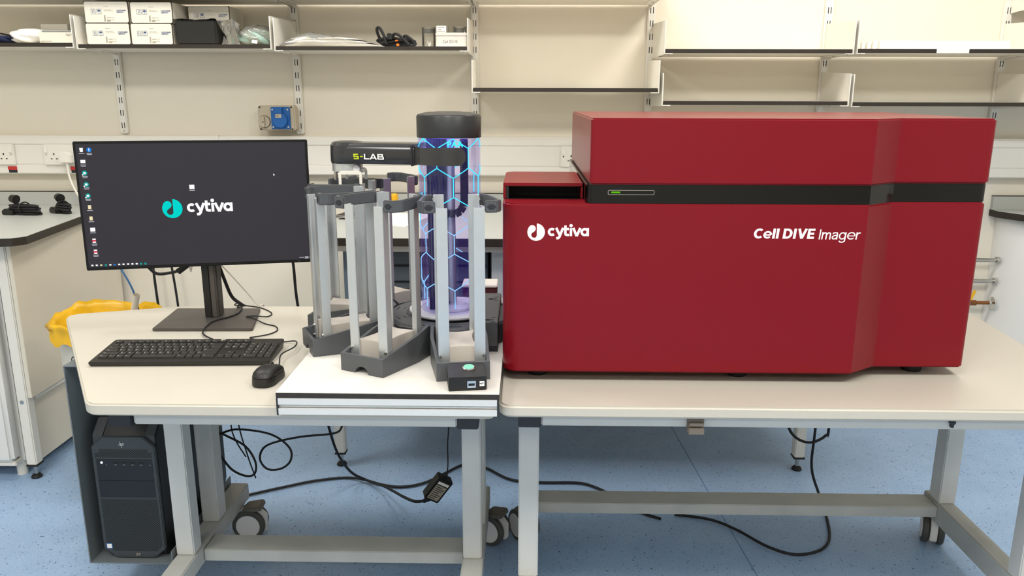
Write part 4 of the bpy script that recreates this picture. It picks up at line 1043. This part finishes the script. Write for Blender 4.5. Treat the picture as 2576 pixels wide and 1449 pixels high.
# ================================================================== CABLES
def cable(name, pts, r, label, mt='rubber', cat='cable', sub=6, grp=None):
    o = MB().tube(pts, r, 8, sub).build(name, M[mt]); return tag(o, label, cat, grp)
cable('network_cable', [(-1.375, 2.58, .86), (-1.345, 2.55, .81), (-1.305, 2.53, .75), (-1.29, 2.53, .69), (-1.285, 2.56, .50), (-1.27, 2.6, .02)], .0032, 'blue network cable hanging beside the cardboard tube', 'blue_cable')
cable('power_cable', [(-1.60, 3.29, .96), (-1.59, 3.285, .80), (-1.585, 3.285, .55), (-1.57, 3.28, .2), (-1.55, 3.2, .02)], .0055, 'black cable hanging on the wall left of the monitor stand, left one of two')
cable('power_cable', [(-1.525, 3.29, .96), (-1.52, 3.285, .80), (-1.50, 3.285, .55), (-1.48, 3.28, .2), (-1.40, 3.2, .02)], .0050, 'black cable hanging on the wall left of the monitor stand, right one of two')
cable('video_cable', [(-.902, 2.265, .885), (-.895, 2.29, .82), (-.887, 2.315, .765), (-.880, 2.37, .726), (-.875, 2.40, .70), (-.87, 2.41, .60), (-.885, 2.33, .45), (-.905, 2.37, .40)], .0052, 'thick black cable running down behind the monitor stand')
cable('usb_cable', [(-.895, 2.262, .88), (-.868, 2.29, .83), (-.842, 2.33, .77), (-.825, 2.36, .727), (-.82, 2.40, .71), (-.83, 2.405, .60), (-.93, 2.36, .40)], .0020, 'thin white cable slanting away behind the monitor stand', 'white_cable')
# loops behind the computer
cable('looped_cable', [(-.945, 2.25, .335), (-.93, 2.25, .349), (-.876, 2.25, .363), (-.779, 2.25, .348), (-.724, 2.25, .305), (-.722, 2.25, .262), (-.752, 2.25, .234), (-.795, 2.25, .231), (-.817, 2.25, .262), (-.805, 2.25, .30), (-.765, 2.25, .322), (-.682, 2.25, .341), (-.583, 2.25, .353), (-.560, 2.26, .372), (-.552, 2.28, .42), (-.55, 2.29, .66)], .0034, 'black cable in a wide loop hanging under the left table')
cable('looped_cable', [(-.945, 2.24, .362), (-.91, 2.24, .345), (-.856, 2.24, .312), (-.829, 2.24, .262), (-.833, 2.24, .222), (-.860, 2.24, .212), (-.905, 2.24, .235), (-.940, 2.24, .29)], .0034, 'black cable in a narrow loop beside the computer tower')
cable('thin_cable', [(-.905, 2.26, .66), (-.903, 2.26, .40), (-.895, 2.26, .33), (-.868, 2.27, .262)], .0022, 'thin black cable with a loose end beside the computer tower')
cable('thin_cable', [(-.887, 2.27, .66), (-.885, 2.27, .40), (-.868, 2.28, .27), (-.85, 2.29, .18)], .0022, 'thin black cable dropping behind the foot rail of the left table')
cable('white_lead', [(-.945, 2.27, .365), (-.90, 2.28, .385), (-.85, 2.30, .42), (-.80, 2.31, .50)], .0025, 'white cable slanting up behind the computer tower', 'white_cable')
cable('power_cable', [(-.745, 2.46, .90), (-.738, 2.46, .83), (-.732, 2.46, .70), (-.70, 2.46, .50), (-.658, 2.46, .30), (-.640, 2.50, .17), (-.615, 2.57, .065), (-.575, 2.61, .015), (-.52, 2.59, .0075), (-.44, 2.57, .0075), (-.36, 2.60, .0075), (-.29, 2.68, .0075), (-.225, 2.75, .0075), (-.15, 2.73, .0075), (-.05, 2.635, .0075), (.06, 2.615, .0075), (.19, 2.615, .0075), (.25, 2.585, .0075), (.32, 2.51, .0075), (.38, 2.42, .0075), (.45, 2.37, .0075)], .0046, 'long black cable dropping from under the monitor and snaking over the floor')
cable('power_cable', [(.978, 2.5, .66), (.976, 2.5, .28), (.980, 2.51, .13), (1.008, 2.49, .035), (.992, 2.36, .0075), (.955, 2.25, .0075), (.90, 2.19, .0075), (.82, 2.17, .0075), (.75, 2.215, .0075), (.68, 2.31, .0075), (.61, 2.37, .0075), (.50, 2.40, .0075)], .0046, 'black power cable lying in a curve on the floor under the right table')
cable('power_cable', [(1.036, 2.53, .66), (1.0335, 2.53, .28), (1.0244, 2.53, .237), (.98, 2.53, .212), (.935, 2.53, .222), (.90, 2.53, .26), (.885, 2.53, .33), (.88, 2.53, .66)], .0048, 'black power cable hanging in a U behind the right table')
ps = thing('power_adapter', 'black power brick with a white rating label hanging above the floor', 'power adapter', (-.262, 2.2, .16))
Mp = Matrix.Translation((-.2625, 2.20, .2010)) @ Matrix.Rotation(R(36), 4, 'Y') @ Matrix.Rotation(R(20), 4, 'Z')      # long axis along local z
m = MB(); m.box(-.026, .026, -.017, .017, -.042, .042, M=Mp); m.build('brick', M['black'], ps, bevel=.003)
m = MB(); m.box(-.020, .018, -.0176, -.0171, -.034, .018, M=Mp); rl = m.build('rating_label', M['grey_ink'], ps)
m = MB(); m.box(-.020, .018, -.0176, -.0171, .022, .031, M=Mp); m.build('barcode_label', M['paper'], ps)
m = MB()
for k in range(7): m.box(-.017, .004+.01*((k*7) % 3)/2, -.0179, -.0176, -.030+k*.0068, -.0275+k*.0068, M=Mp)
m.build('label_print', M['black_ink'], rl)
a, b = Mp @ Vector((0, 0, .042)), Mp @ Vector((0, 0, -.042))
MB().cyl(a, a+Vector((.004, 0, .016)), .006, .003, 10).build('strain_relief', M['rubber'], ps)
MB().tube([a+Vector((.004, 0, .014)), a+Vector((.007, .005, .04)), (-.2320, 2.22, .34), (-.229, 2.23, .40), (-.228, 2.24, .66)], .0020, 8).build('output_lead', M['rubber'], ps)
m = MB(); m.cyl(b, b+Vector((-.020, .003, -.014)), .010, .006, 12); m.build('mains_inlet', M['rubber'], ps)
MB().tube([b+Vector((-.019, .003, -.013)), b+Vector((-.05, .01, -.018)), (-.385, 2.30, .115), (-.44, 2.43, .065), (-.52, 2.56, .025), (-.63, 2.635, .0075), (-.75, 2.61, .0075), (-.85, 2.56, .0075), (-.94, 2.51, .0075), (-1.02, 2.46, .0075)], .0046, 8).build('mains_lead', M['rubber'], ps)
# ================================================================== THINGS ON THE SHELVES
def carton(x0, x1, z0, z1, y0, y1, label, name='shipping_carton'):
    t = thing(name, label, 'carton', ((x0+x1)/2, (y0+y1)/2, z0), 0, 'white cartons with blue handling symbols')
    MB().box(x0+.001, x1-.001, y0+.004, y1, z0+.0003, z1-.0010).build('body', M['carton'], t)
    MB().box(x0, x1, y0+.002, y0+.0038, z0+.0003, z1-.0004).build('dark_rim', M['carton_edge'], t)
    cut = .004
    pr = [(x0+.002+cut, z0+.0015), (x1-.002-cut, z0+.0015), (x1-.002, z0+.0015+cut), (x1-.002, z1-.0015-cut), (x1-.002-cut, z1-.0015), (x0+.002+cut, z1-.0015), (x0+.002, z1-.0015-cut), (x0+.002, z0+.0015+cut)]
    MB().prism(pr, y0-.001, y0+.0018, 'y').build('front_panel', M['carton'], t, bevel=.0006)
    W, H = x1-x0, z1-z0; F = front(x0, y0-.0012, z0)
    s = MB()
    for a in (.16, .29):
        s.ribbon(roundpoly(rect(W*a, W*a+.0165, H*.42, H*.64), .0015, 3), .0009, .0003, F, True)
    for dx_ in (.0055, .0110): s.ribbon([(W*.16+dx_, H*.46), (W*.16+dx_, H*.60)], .0014, .0003, F)
    s.prism([(W*.29+.0022, H*.535)]+[(p[0], p[1]) for p in reversed(arc(W*.29+.0082, H*.535, .0058, 0, 180, 10))][1:]+[(W*.29+.0142, H*.535)], 0, .0003, 'z', M=F) if False else s.prism(arc(W*.29+.0082, H*.535, .0060, 0, 180, 10), 0, .0003, 'z', M=F)
    s.ribbon([(W*.29+.0082, H*.54), (W*.29+.0082, H*.455), (W*.29+.0062, H*.45)], .0009, .0003, F)
    add_text(s, 'CONTAINER', .0066, F @ Matrix.Translation((W*.735, H*.55, .0003)), offset=.0002, spacing=.92)
    add_text(s, 'DESTROY', .0066, F @ Matrix.Translation((W*.735, H*.47, .0003)), offset=.0002, spacing=.92)
    s.build('blue_print', M['blue_ink'], t)
    g = MB()
    for (a, b_, c_, d_) in ((.45, .56, .75, .765), (.45, .62, .60, .612), (.45, .66, .55, .56), (.50, .68, .25, .262), (.50, .59, .235, .25), (.50, .68, .14, .155), (.50, .58, .07, .13)):
        g.prism(rect(W*a, W*b_, H*c_, H*d_), 0, .0003, 'z', M=F)
    for k in range(9): g.prism(rect(W*.44, W*.475, H*(.08+k*.033), H*(.08+k*.033+.022)), 0, .0003, 'z', M=F)
    g.build('small_print', M['grey_ink'], t)
    return t
zb = ZB+.0003
carton(-1.6495, -1.4835, zb, zb+.0765, 3.085, 3.33, 'white carton at lower left of the stack of four')
carton(-1.6475, -1.4815, zb+.0768, zb+.1535, 3.085, 3.33, 'white carton at upper left of the stack of four')
carton(-1.4805, -1.3235, zb, zb+.0755, 3.085, 3.33, 'white carton at lower right of the stack of four')
carton(-1.4745, -1.3175, zb+.0758, zb+.1515, 3.085, 3.33, 'white carton at upper right of the stack of four')
carton(-1.300, -1.140, zb, zb+.0730, 3.19, 3.345, 'white carton hidden behind the black foam block')
carton(-1.302, -1.142, zb+.0733, zb+.1480, 3.19, 3.345, 'white carton rising behind the black foam block')
fb = thing('foam_block', 'black foam block under clear film between cartons and green bag', 'foam block', (-1.235, 3.13, zb))
MB().box(-1.312, -1.158, 3.082, 3.182, zb, zb+.0865).build('block', M['foam'], fb, bevel=.006, seg=3)
m = MB(); rng = random.Random(11)
gx_, gy_ = 12, 8
vs = []; 
for j in range(gy_):
    for i in range(gx_):
        x = -1.318+i*.018+rng.uniform(-.003, .003); y = 3.076+j*.0155; z = zb+.0885+.002*math.sin(i*.9+j)+rng.uniform(0, .003)
        if i > 9: z -= (i-9)*.03
        vs.append((x, y, z))
m.add(vs, [(j*gx_+i, j*gx_+i+1, (j+1)*gx_+i+1, (j+1)*gx_+i) for j in range(gy_-1) for i in range(gx_-1)], True); m.build('film', M['clear_film'], fb, sharp=180)

def lump(c, r, seed, amp, n=40, k=22, flat=.0, zmin=None):
    rg = random.Random(seed); ph = [(rg.uniform(2, 9), rg.uniform(2, 9), rg.uniform(0, 6), rg.uniform(.3, 1)) for _ in range(9)]
    rings = []
    for j in range(k+1):
        t = math.pi*j/k; ring = []
        for i in range(n):
            a = 2*math.pi*i/n
            d = 1+amp*sum(w*math.sin(f*a+p+g*t) for f, g, p, w in [(round(q[0]), q[1], q[2], q[3]) for q in ph])/5*math.sin(t)
            z = c[2]-math.cos(t)*r[2]*d
            if zmin is not None: z = max(zmin, z)
            ring.append((c[0]+max(1e-4, math.sin(t))*math.cos(a)*r[0]*d, c[1]+max(1e-4, math.sin(t))*math.sin(a)*r[1]*d, z))
        rings.append(ring)
    return MB().loft(rings, True, True)
gb_ = thing('plastic_bag', 'clear plastic bag with pale green cloth on the carton shelf', 'bag', (-1.03, 3.16, zb))
lump((-1.035, 3.17, zb+.030), (.066, .060, .032), 4, .35, zmin=zb+.0003).build('green_cloth', M['teal_cloth'], gb_, sharp=180)
lump((-.990, 3.18, zb+.028), (.033, .045, .026), 8, .40, zmin=zb+.0003).build('green_cloth', M['teal_cloth'], gb_, sharp=180)
lump((-1.032, 3.175, zb+.036), (.074, .070, .042), 21, .30, zmin=zb+.0001).build('bag_film', M['clear_bag'], gb_, sharp=180)
MB().box(-.0105, .0105, 0, .0008, 0, .0125, M=Matrix.Translation((-1.022, 3.092, zb+.006)) @ Matrix.Rotation(R(8), 4, 'Y') @ Matrix.Rotation(R(-20), 4, 'X')).build('bag_label', M['paper'], gb_)
mt_ = thing('film_sheet', 'crumpled clear film standing beside the carton behind the foam block', 'film', (-1.125, 3.14, zb))
m = MB(); rings = []; rng = random.Random(9)
for j in range(9):
    rings.append([(-1.148+i*.007+rng.uniform(-.002, .002)+j*.001, 3.10+.020*math.sin(i*1.1+j*.5)+i*.004, zb+.0003+j*.0125-(.006*abs(i-4) if j > 5 else 0)) for i in range(9)])
vs = [p for r_ in rings for p in r_]; m.add(vs, [(j*9+i, j*9+i+1, (j+1)*9+i+1, (j+1)*9+i) for j in range(8) for i in range(8)], True); m.build('film', M['clear_bag'], mt_, sharp=180)

# left shelf
za = ZA+.0003
ti = lump((-1.895, 3.14, za+.026), (.064, .058, .030), 33, .42, zmin=za).build('tissue_pack', M['tissue'], sharp=180)
tag(ti, 'crumpled white tissue pack on the left shelf', 'tissue pack')
bx = thing('flat_carton', 'low white carton with small grey print beside the tissue', 'carton', (-1.75, 3.15, za))
MB().box(-1.829, -1.695, 3.085, 3.25, za, za+.0395).build('body', M['carton'], bx, bevel=.001)
m = MB(); add_text(m, 'StarTech', .0115, front(-1.727, 3.0846, za+.0265), offset=.0002, spacing=.95); m.prism(rect(.004, .047, .006, .0078), 0, .0003, 'z', M=front(-1.829, 3.0846, za)); m.prism(rect(.004, .018, .003, .0040), 0, .0003, 'z', M=front(-1.829, 3.0846, za))
m.build('print', M['grey_ink'], bx)
bk = tag(MB().box(-1.895, -1.79, 3.215, 3.335, za, za+.078).build('small_carton', M['carton'], bevel=.001), 'plain white carton behind the tissue pack', 'carton')
lf = thing('leaflet', 'folded grey leaflet lying on the low white carton', 'leaflet', (-1.76, 3.17, za+.04))
MB().box(-1.826, -1.70, 3.10, 3.24, za+.0400, za+.0425, ).build('sheet', M['pc_grey'], lf)
MB().box(-1.824, -1.702, 3.102, 3.24, za+.0427, za+.0465).build('sheet', M['bench_grey'], lf)
nv = tag(lump((-2.00, 3.13, za+.014), (.055, .05, .016), 41, .25, zmin=za).build('navy_pouch', M['navy'], sharp=180), 'navy blue fabric pouch at the left end of the shelf', 'pouch')
cable('thin_stick', [(-2.06, 3.22, za+.0435), (-1.955, 3.20, za+.024)], .0035, 'dark stick leaning behind the navy pouch', 'dark_edge', 'stick')

# shelf with leads
zc_ = ZC+.0003
wb = thing('document_bags', 'flat white packs in clear plastic bags on the shelf', 'bag', (-.75, 3.17, zc_))
m = MB()
for k, (x0, x1, h0, h1) in enumerate(((-.905, -.60, .0, .014), (-.895, -.66, .0143, .026), (-.885, -.70, .0265, .037))):
    pts = []
    m.prism([(x0, zc_+h0), (x1+.08, zc_+h0), (x1+.05, zc_+h0+.004), (x1, zc_+h1-.003), (x0+.05, zc_+h1), (x0, zc_+h0+.004)], 3.085+k*.006, 3.30, 'y')
m.build('packs', M['paper'], wb, bevel=.001)
rings = []; rng = random.Random(17)
for i in range(26):
    x = -.922+i*.0148; t = i/25; H = .052*math.sin(min(1, t*2.6+.12)*math.pi/2)*(1-max(0, t-.3)/.72)+.003
    rings.append([(x, 3.074+rng.uniform(0, .006), zc_+.0004), (x, 3.070+rng.uniform(0, .008), zc_+H*.45), (x, 3.088+rng.uniform(0, .01), zc_+H*(.86+rng.uniform(0, .1))), (x, 3.15, zc_+H*(1+rng.uniform(-.06, .08))), (x, 3.24, zc_+H*(.95+rng.uniform(-.06, .08))), (x, 3.30, zc_+H*.5), (x, 3.31, zc_+.0004)])
m = MB(); m.loft(rings, True, True); m.build('bag_film', M['clear_bag'], wb, sharp=180)
lump((-.80, 3.125, zc_+.030), (.075, .03, .014), 12, .4, zmin=zc_+.0005).build('grey_contents', M['cab_blue'], wb, sharp=180)
pw = thing('power_lead', 'coiled black power leads with orange tags on the shelf', 'power leads', (-.49, 3.15, zc_))
rng = random.Random(2)
for k in range(6):
    cx, cy = -.497+rng.uniform(-.012, .012), 3.150+rng.uniform(-.006, .006); rx, ry = .060+rng.uniform(-.010, .012), .034+rng.uniform(-.004, .008); z = zc_+.0075+k*.0034
    MB().tube([(cx+rx*math.cos(a), cy+ry*math.sin(a), z+.004*math.sin(a*2+k)+(.004 if k > 2 else 0)) for a in [2*math.pi*i/14+k for i in range(15)]], .0048, 8, 4).build('coil', M['rubber'], pw)
MB().tube([(-.545, 3.13, zc_+.012), (-.560, 3.115, zc_+.045), (-.562, 3.11, zc_+.066), (-.552, 3.108, zc_+.068), (-.538, 3.105, zc_+.045), (-.525, 3.10, zc_+.012)], .0055, 8).build('coil', M['rubber'], pw)
MB().tube([(-.502, 3.10, zc_+.03), (-.496, 3.095, zc_+.045), (-.478, 3.09, zc_+.042), (-.455, 3.09, zc_+.022), (-.440, 3.09, zc_+.008)], .0055, 8).build('coil', M['rubber'], pw)
MB().tube([(-.472, 3.12, zc_+.025), (-.458, 3.11, zc_+.040), (-.440, 3.10, zc_+.032), (-.420, 3.10, zc_+.014), (-.424, 3.10, zc_+.006), (-.445, 3.10, zc_+.006)], .0055, 8).build('coil', M['rubber'], pw)
cn = MB().prism(roundpoly([(-.5235, zc_+.028), (-.504, zc_+.025), (-.501, zc_+.045), (-.512, zc_+.049), (-.5225, zc_+.046)], .002, 3), 3.086, 3.112, 'y').build('connector', M['black'], pw, bevel=.002)
m = MB()
for dx_, dz_ in ((.005, .016), (.011, .016), (.008, .011)): m.box(-.5215+dx_, -.5195+dx_, 3.0856, 3.0862, zc_+.0275+dz_-.0012, zc_+.0275+dz_+.0012)
m.build('pin_holes', M['black_matte'], cn)
m = MB(); m.box(-.493, -.483, 3.094, 3.106, zc_+.020, zc_+.0255, M=None); m.box(-.488, -.478, 3.088, 3.100, zc_+.003, zc_+.0115); m.build('orange_tag', M['orange'], pw, bevel=.001)
tn = thing('white_tin', 'white tin with handwritten lettering at the right end of the shelf', 'tin', (-.277, 3.13, zc_))
tx0, tx1 = -.3405, -.2165+.0
MB().prism(roundpoly(rect(tx0, -.2235, 3.085, 3.19), .008, 4), zc_, zc_+.0385, 'z').build('body', M['tin_white'], tn, bevel=.001)
MB().prism(roundpoly(rect(tx0-.001, -.2225, 3.0838, 3.191), .008, 4), zc_+.0387, zc_+.0505, 'z').build('lid', M['tin_white'], tn, bevel=.0015)
m = MB(); Fh = front(-.3135, 3.0846, zc_+.0130); h = .010
for pts in ([(.0085, .0095), (.005, .0110), (.001, .008), (.0, .004), (.003, .0005), (.0075, .001)], [(.0095, .0035), (.0130, .0045), (.0118, .0060), (.0098, .004), (.0110, .0008), (.0138, .0015)], [(.0158, .009), (.0158, .001)], [(.0182, .009), (.0182, .001)],
            [(.0265, .0105), (.0265, .001)], [(.0240, .0105), (.0300, .0100), (.0330, .006), (.0300, .0012), (.0243, .001)], [(.0375, .0105), (.0375, .001)], [(.0352, .0106), (.0398, .0104)], [(.0352, .001), (.0400, .0012)],
            [(.0420, .0100), (.0447, .0010), (.0480, .0100)], [(.0545, .0100), (.0500, .0098), (.0502, .0010), (.0550, .0012)], [(.0502, .0055), (.0538, .0057)]):
    m.ribbon(pts, .0008, .0003, Fh)
m.build('handwriting', M['black_ink'], tn)
def jar(x, z, r, h, label, y=3.15):
    t = thing('clear_jar', label, 'jar', (x, y, z), 0, 'clear jars with dark lids')
    MB().lathe([(r*.95, .0), (r, .003), (r, h), (r*.93, h+.002)], (x, y, z), 28, cap=False).build('jar_body', M['clear_plastic'], t)
    MB().lathe([(r*.80, h-.016), (r*.84, h-.018), (r*.84, h-.006), (r*.78, h-.004), (.0005, h-.004)], (x, y, z), 28, cap=False).build('inner_lid', M['pc_grey'], t)
    return t
jar(-.3735, zc_, .0255, .072, 'tall clear plastic jar standing left of the white tin')
jar(-.256, zc_+.0508, .0235, .024, 'clear tub with a dark lid standing on the white tin')
lbx = thing('labelled_box', 'small clear box with a printed label standing on the white tin', 'box', (-.318, 3.13, zc_+.0508))
MB().box(-.340, -.296, 3.10, 3.16, zc_+.0508, zc_+.078).build('case', M['clear_plastic'], lbx, bevel=.001)
MB().box(-.338, -.302, 3.098, 3.0994, zc_+.052, zc_+.075).build('label', M['paper'], lbx)
m = MB(); m.prism(rect(.004, .030, .0165, .0195), 0, .0003, 'z', M=front(-.338, 3.0978, zc_+.052)); m.prism(rect(.003, .031, .002, .0045), 0, .0003, 'z', M=front(-.338, 3.0978, zc_+.052)); m.prism(rect(.006, .018, .008, .0115), 0, .0002, 'z', M=front(-.338, 3.0978, zc_+.052)); m.build('label_print', M['grey_ink'], lbx)
# white boards on the right shelf
zf = 1.5288
for k, (x0, x1, y0, y1, h0, h1) in enumerate(((1.308, 1.786, 3.10, 3.118, 0, .0305), (1.292, 1.780, 3.122, 3.138, 0, .0300), (1.279, 1.776, 3.142, 3.158, 0, .0285), (1.266, 1.772, 3.162, 3.178, 0, .0275))):
    lab_ = ('frontmost', 'second', 'third', 'rearmost')[k]
    tag(MB().box(x0, x1, y0, y1, zf+h0, zf+h1).build('white_board', M['paper'], bevel=.0012), '%s of four long white boards standing on edge on the right shelf' % lab_, 'board', 'long white boards on the right shelf')
# blue industrial socket
bs = thing('industrial_socket', 'grey switched socket box with a blue flap cover on the wall', 'socket', (-1.01, YW, 1.262))
Ms = lambda x, z: (x, z)
MB().prism(roundpoly(rect(-1.092, -.940, 1.218, 1.317), .012, 5), 3.285, 3.335, 'y').build('box_lid', M['grey_box'], bs, bevel=.006, seg=3)
MB().prism(roundpoly(rect(-1.086, -.946, 1.214, 1.311), .012, 5), 3.3352, YW-.0005, 'y').build('box_base', M['grey_box'], bs, bevel=.003)
bp_ = MB().prism(roundpoly(rect(-1.036, -.9585, 1.2235, 1.3115), .005, 4), 3.276, 3.2848, 'y').build('blue_plate', M['blue_plastic'], bs, bevel=.002)
m = MB(); m.prism([(p[0], p[1]) for p in arc(-.9975, 1.259, .0300, 0, 350, 35)], 3.262, 3.2755, 'y'); m.build('flap', M['blue_plastic'], bp_, bevel=.002)
m = MB(); m.prism(roundpoly(rect(-1.0225, -.9865, 1.285, 1.311), .003, 3), 3.264, 3.2755, 'y'); m.build('hinge', M['blue_plastic'], bp_, bevel=.002)
m = MB(); m.box(-1.0135, -.9895, 3.2605, 3.2618, 1.269, 1.283); m.build('rating_plate', M['grey_box'], bp_)
m = MB(); m.box(-1.012, -1.0, 3.2600, 3.2605, 1.275, 1.2775); m.build('rating_print', M['black_ink'], bp_)
m = MB(); m.cyl((-1.0665, 3.284, 1.253), (-1.0665, 3.277, 1.253), .0235, n=32); kn = m.build('switch_dial', M['grey_box'], bs)
MB().lathe([(.0236, 0), (.0252, 0), (.0252, .0012), (.0236, .0012)], n=32, cap=False, M=front(-1.0665, 3.2848, 1.253)).build('dial_ring', M['dark_edge'], kn)
m = MB(); m.box(-1.0715, -1.0615, 3.264, 3.2768, 1.231, 1.275); m.build('dial_grip', M['grey_box'], kn, bevel=.002)
m = MB(); m.cyl((-1.0665, 3.2635, 1.252), (-1.0665, 3.2642, 1.252), .0025, n=10); m.build('dial_mark', M['black_matte'], kn)
m = MB()
for x in (-1.0285, -.9665):
    for z in (1.232, 1.301): m.cyl((x, 3.2735, z), (x, 3.276, z), .0036, n=10)
m.build('plate_screws', M['chrome'], bp_)
m = MB()
for x in (-1.0865, -.9500):
    for z in (1.2235, 1.3105): m.cyl((x+(.004 if x < -1 else -.004), 3.2835, z), (x+(.004 if x < -1 else -.004), 3.286, z), .0035, n=10)
m.build('lid_screws', M['dark_edge'], bs)

# ================================================================== THINGS ON THE REAR AND LEFT BENCH
zt_ = .9003
cablebundle = []
def bundle(cx, cy, z, L, W_, ang, seed, label, pins=False):
    t = thing('cable_bundle', label, 'cable bundle', (cx, cy, z), R(ang)); rg = random.Random(seed)
    for k in range(8):
        o = rg.uniform(-.5, .5)*W_*.5; zz = .0058+(k % 4)*.0098
        MB().tube([(-L/2+rg.uniform(0, .01), o, zz), (-L/4, o+.3*W_, zz+.003), (L/4, o+.25*W_, zz+.001), (L/2+rg.uniform(-.02, .006), o, zz), (L/4, o-.3*W_, zz+.002), (-L/4, o-.3*W_, zz), (-L/2, o, zz)], .0048, 7, 4).build('coil', M['rubber'], t, world=False)
    MB().tube([(-.006, W_*.8*math.cos(a), .025+.024*math.sin(a)) for a in [2*math.pi*i/12 for i in range(13)]], .0028, 6, 2).build('tie', M['black'], t, world=False)
    p = MB(); p.prism(roundpoly([(-L/2-.022, .0005), (-L/2+.03, .0005), (-L/2+.03, .018), (-L/2-.01, .024), (-L/2-.024, .014)], .004, 3), -W_*.8, -W_*.8+.024, 'y'); p.build('plug', M['black'], t, world=False, bevel=.002)
    q = MB(); q.cyl((-L/2+.028, .0, .058), (-L/2+.005, .002, .062), .018, .015, 14); q.build('socket_head', M['black'], t, world=False)
    if pins:
        q = MB(); q.cyl((-L/2+.006, .008, .068), (-L/2-.020, .010, .072), .0024, n=8); q.cyl((-L/2+.006, -.006, .052), (-L/2-.020, -.006, .056), .0024, n=8); q.build('pins', M['chrome'], t, world=False)
    return t
bundle(-1.955, 3.06, zt_, .135, .034, -12, 3, 'bundled black cable with a two pin plug on the left bench', True)
bundle(-1.830, 3.10, zt_, .09, .032, -35, 6, 'bundled black cable next to the monitor on the left bench')
sh_ = MB().prism([(-2.23, 2.93), (-2.12, 2.95), (-2.11, 3.05), (-2.24, 3.04)], zt_, zt_+.003, 'z').build('paper_sheet', M['paper']); tag(sh_, 'white paper lying at the left end of the left bench', 'paper')
pp = tag(MB().prism([(-.66, 2.93), (-.43, 2.80), (-.36, 3.10), (-.60, 3.16)], zt_, zt_+.004, 'z').build('paper_sheet', M['paper']), 'white sheet of paper on the rear bench behind the stackers', 'paper')
mg = thing('folded_magazine', 'thin folded magazine lying on the rear bench behind the stackers', 'magazine', (-.64, 3.02, zt_), R(-12))
for k in range(5):
    MB().prism([(-.075, zt_-zt_+.0045+k*.0024), (.045, .0045+k*.0024), (.062, .0085+k*.003), (.045, .0062+k*.0024), (-.060, .0064+k*.0024), (-.075, .0058+k*.0024)], -.05, .05, 'y').build('page_fold', M['paper'] if k % 2 else M['dark_edge'], mg, world=False)
yc = thing('bottle', 'small clear bottle with a yellow ribbed cap on the rear bench', 'bottle', (-.545, 3.27, zt_))
MB().lathe([(.017, 0), (.018, .004), (.018, .028), (.012, .036)], (-.545, 3.27, zt_), 20).build('bottle_body', M['clear_plastic'], yc)
m = MB(); m.lathe([(.014, .036), (.0145, .038), (.0145, .060), (.012, .064)], (-.545, 3.27, zt_), 20)
for k in range(10): m.box(-.001, .001, -.0158, -.0140, .039, .059, M=Matrix.Translation((-.545, 3.27, zt_)) @ Matrix.Rotation(k*.628, 4, 'Z'))
m.build('cap', M['yellow'], yc)
mb_ = thing('sample_rack', 'maroon tray with a white top behind the glowing column', 'tray', (-.13, 2.35, .757))
MB().box(-.185, -.085, 2.27, 2.352, .7575, .81).build('tray', M['maroon'], mb_, bevel=.003)
MB().box(-.187, -.083, 2.268, 2.354, .8102, .818).build('top', M['white_pvc'], mb_, bevel=.002)
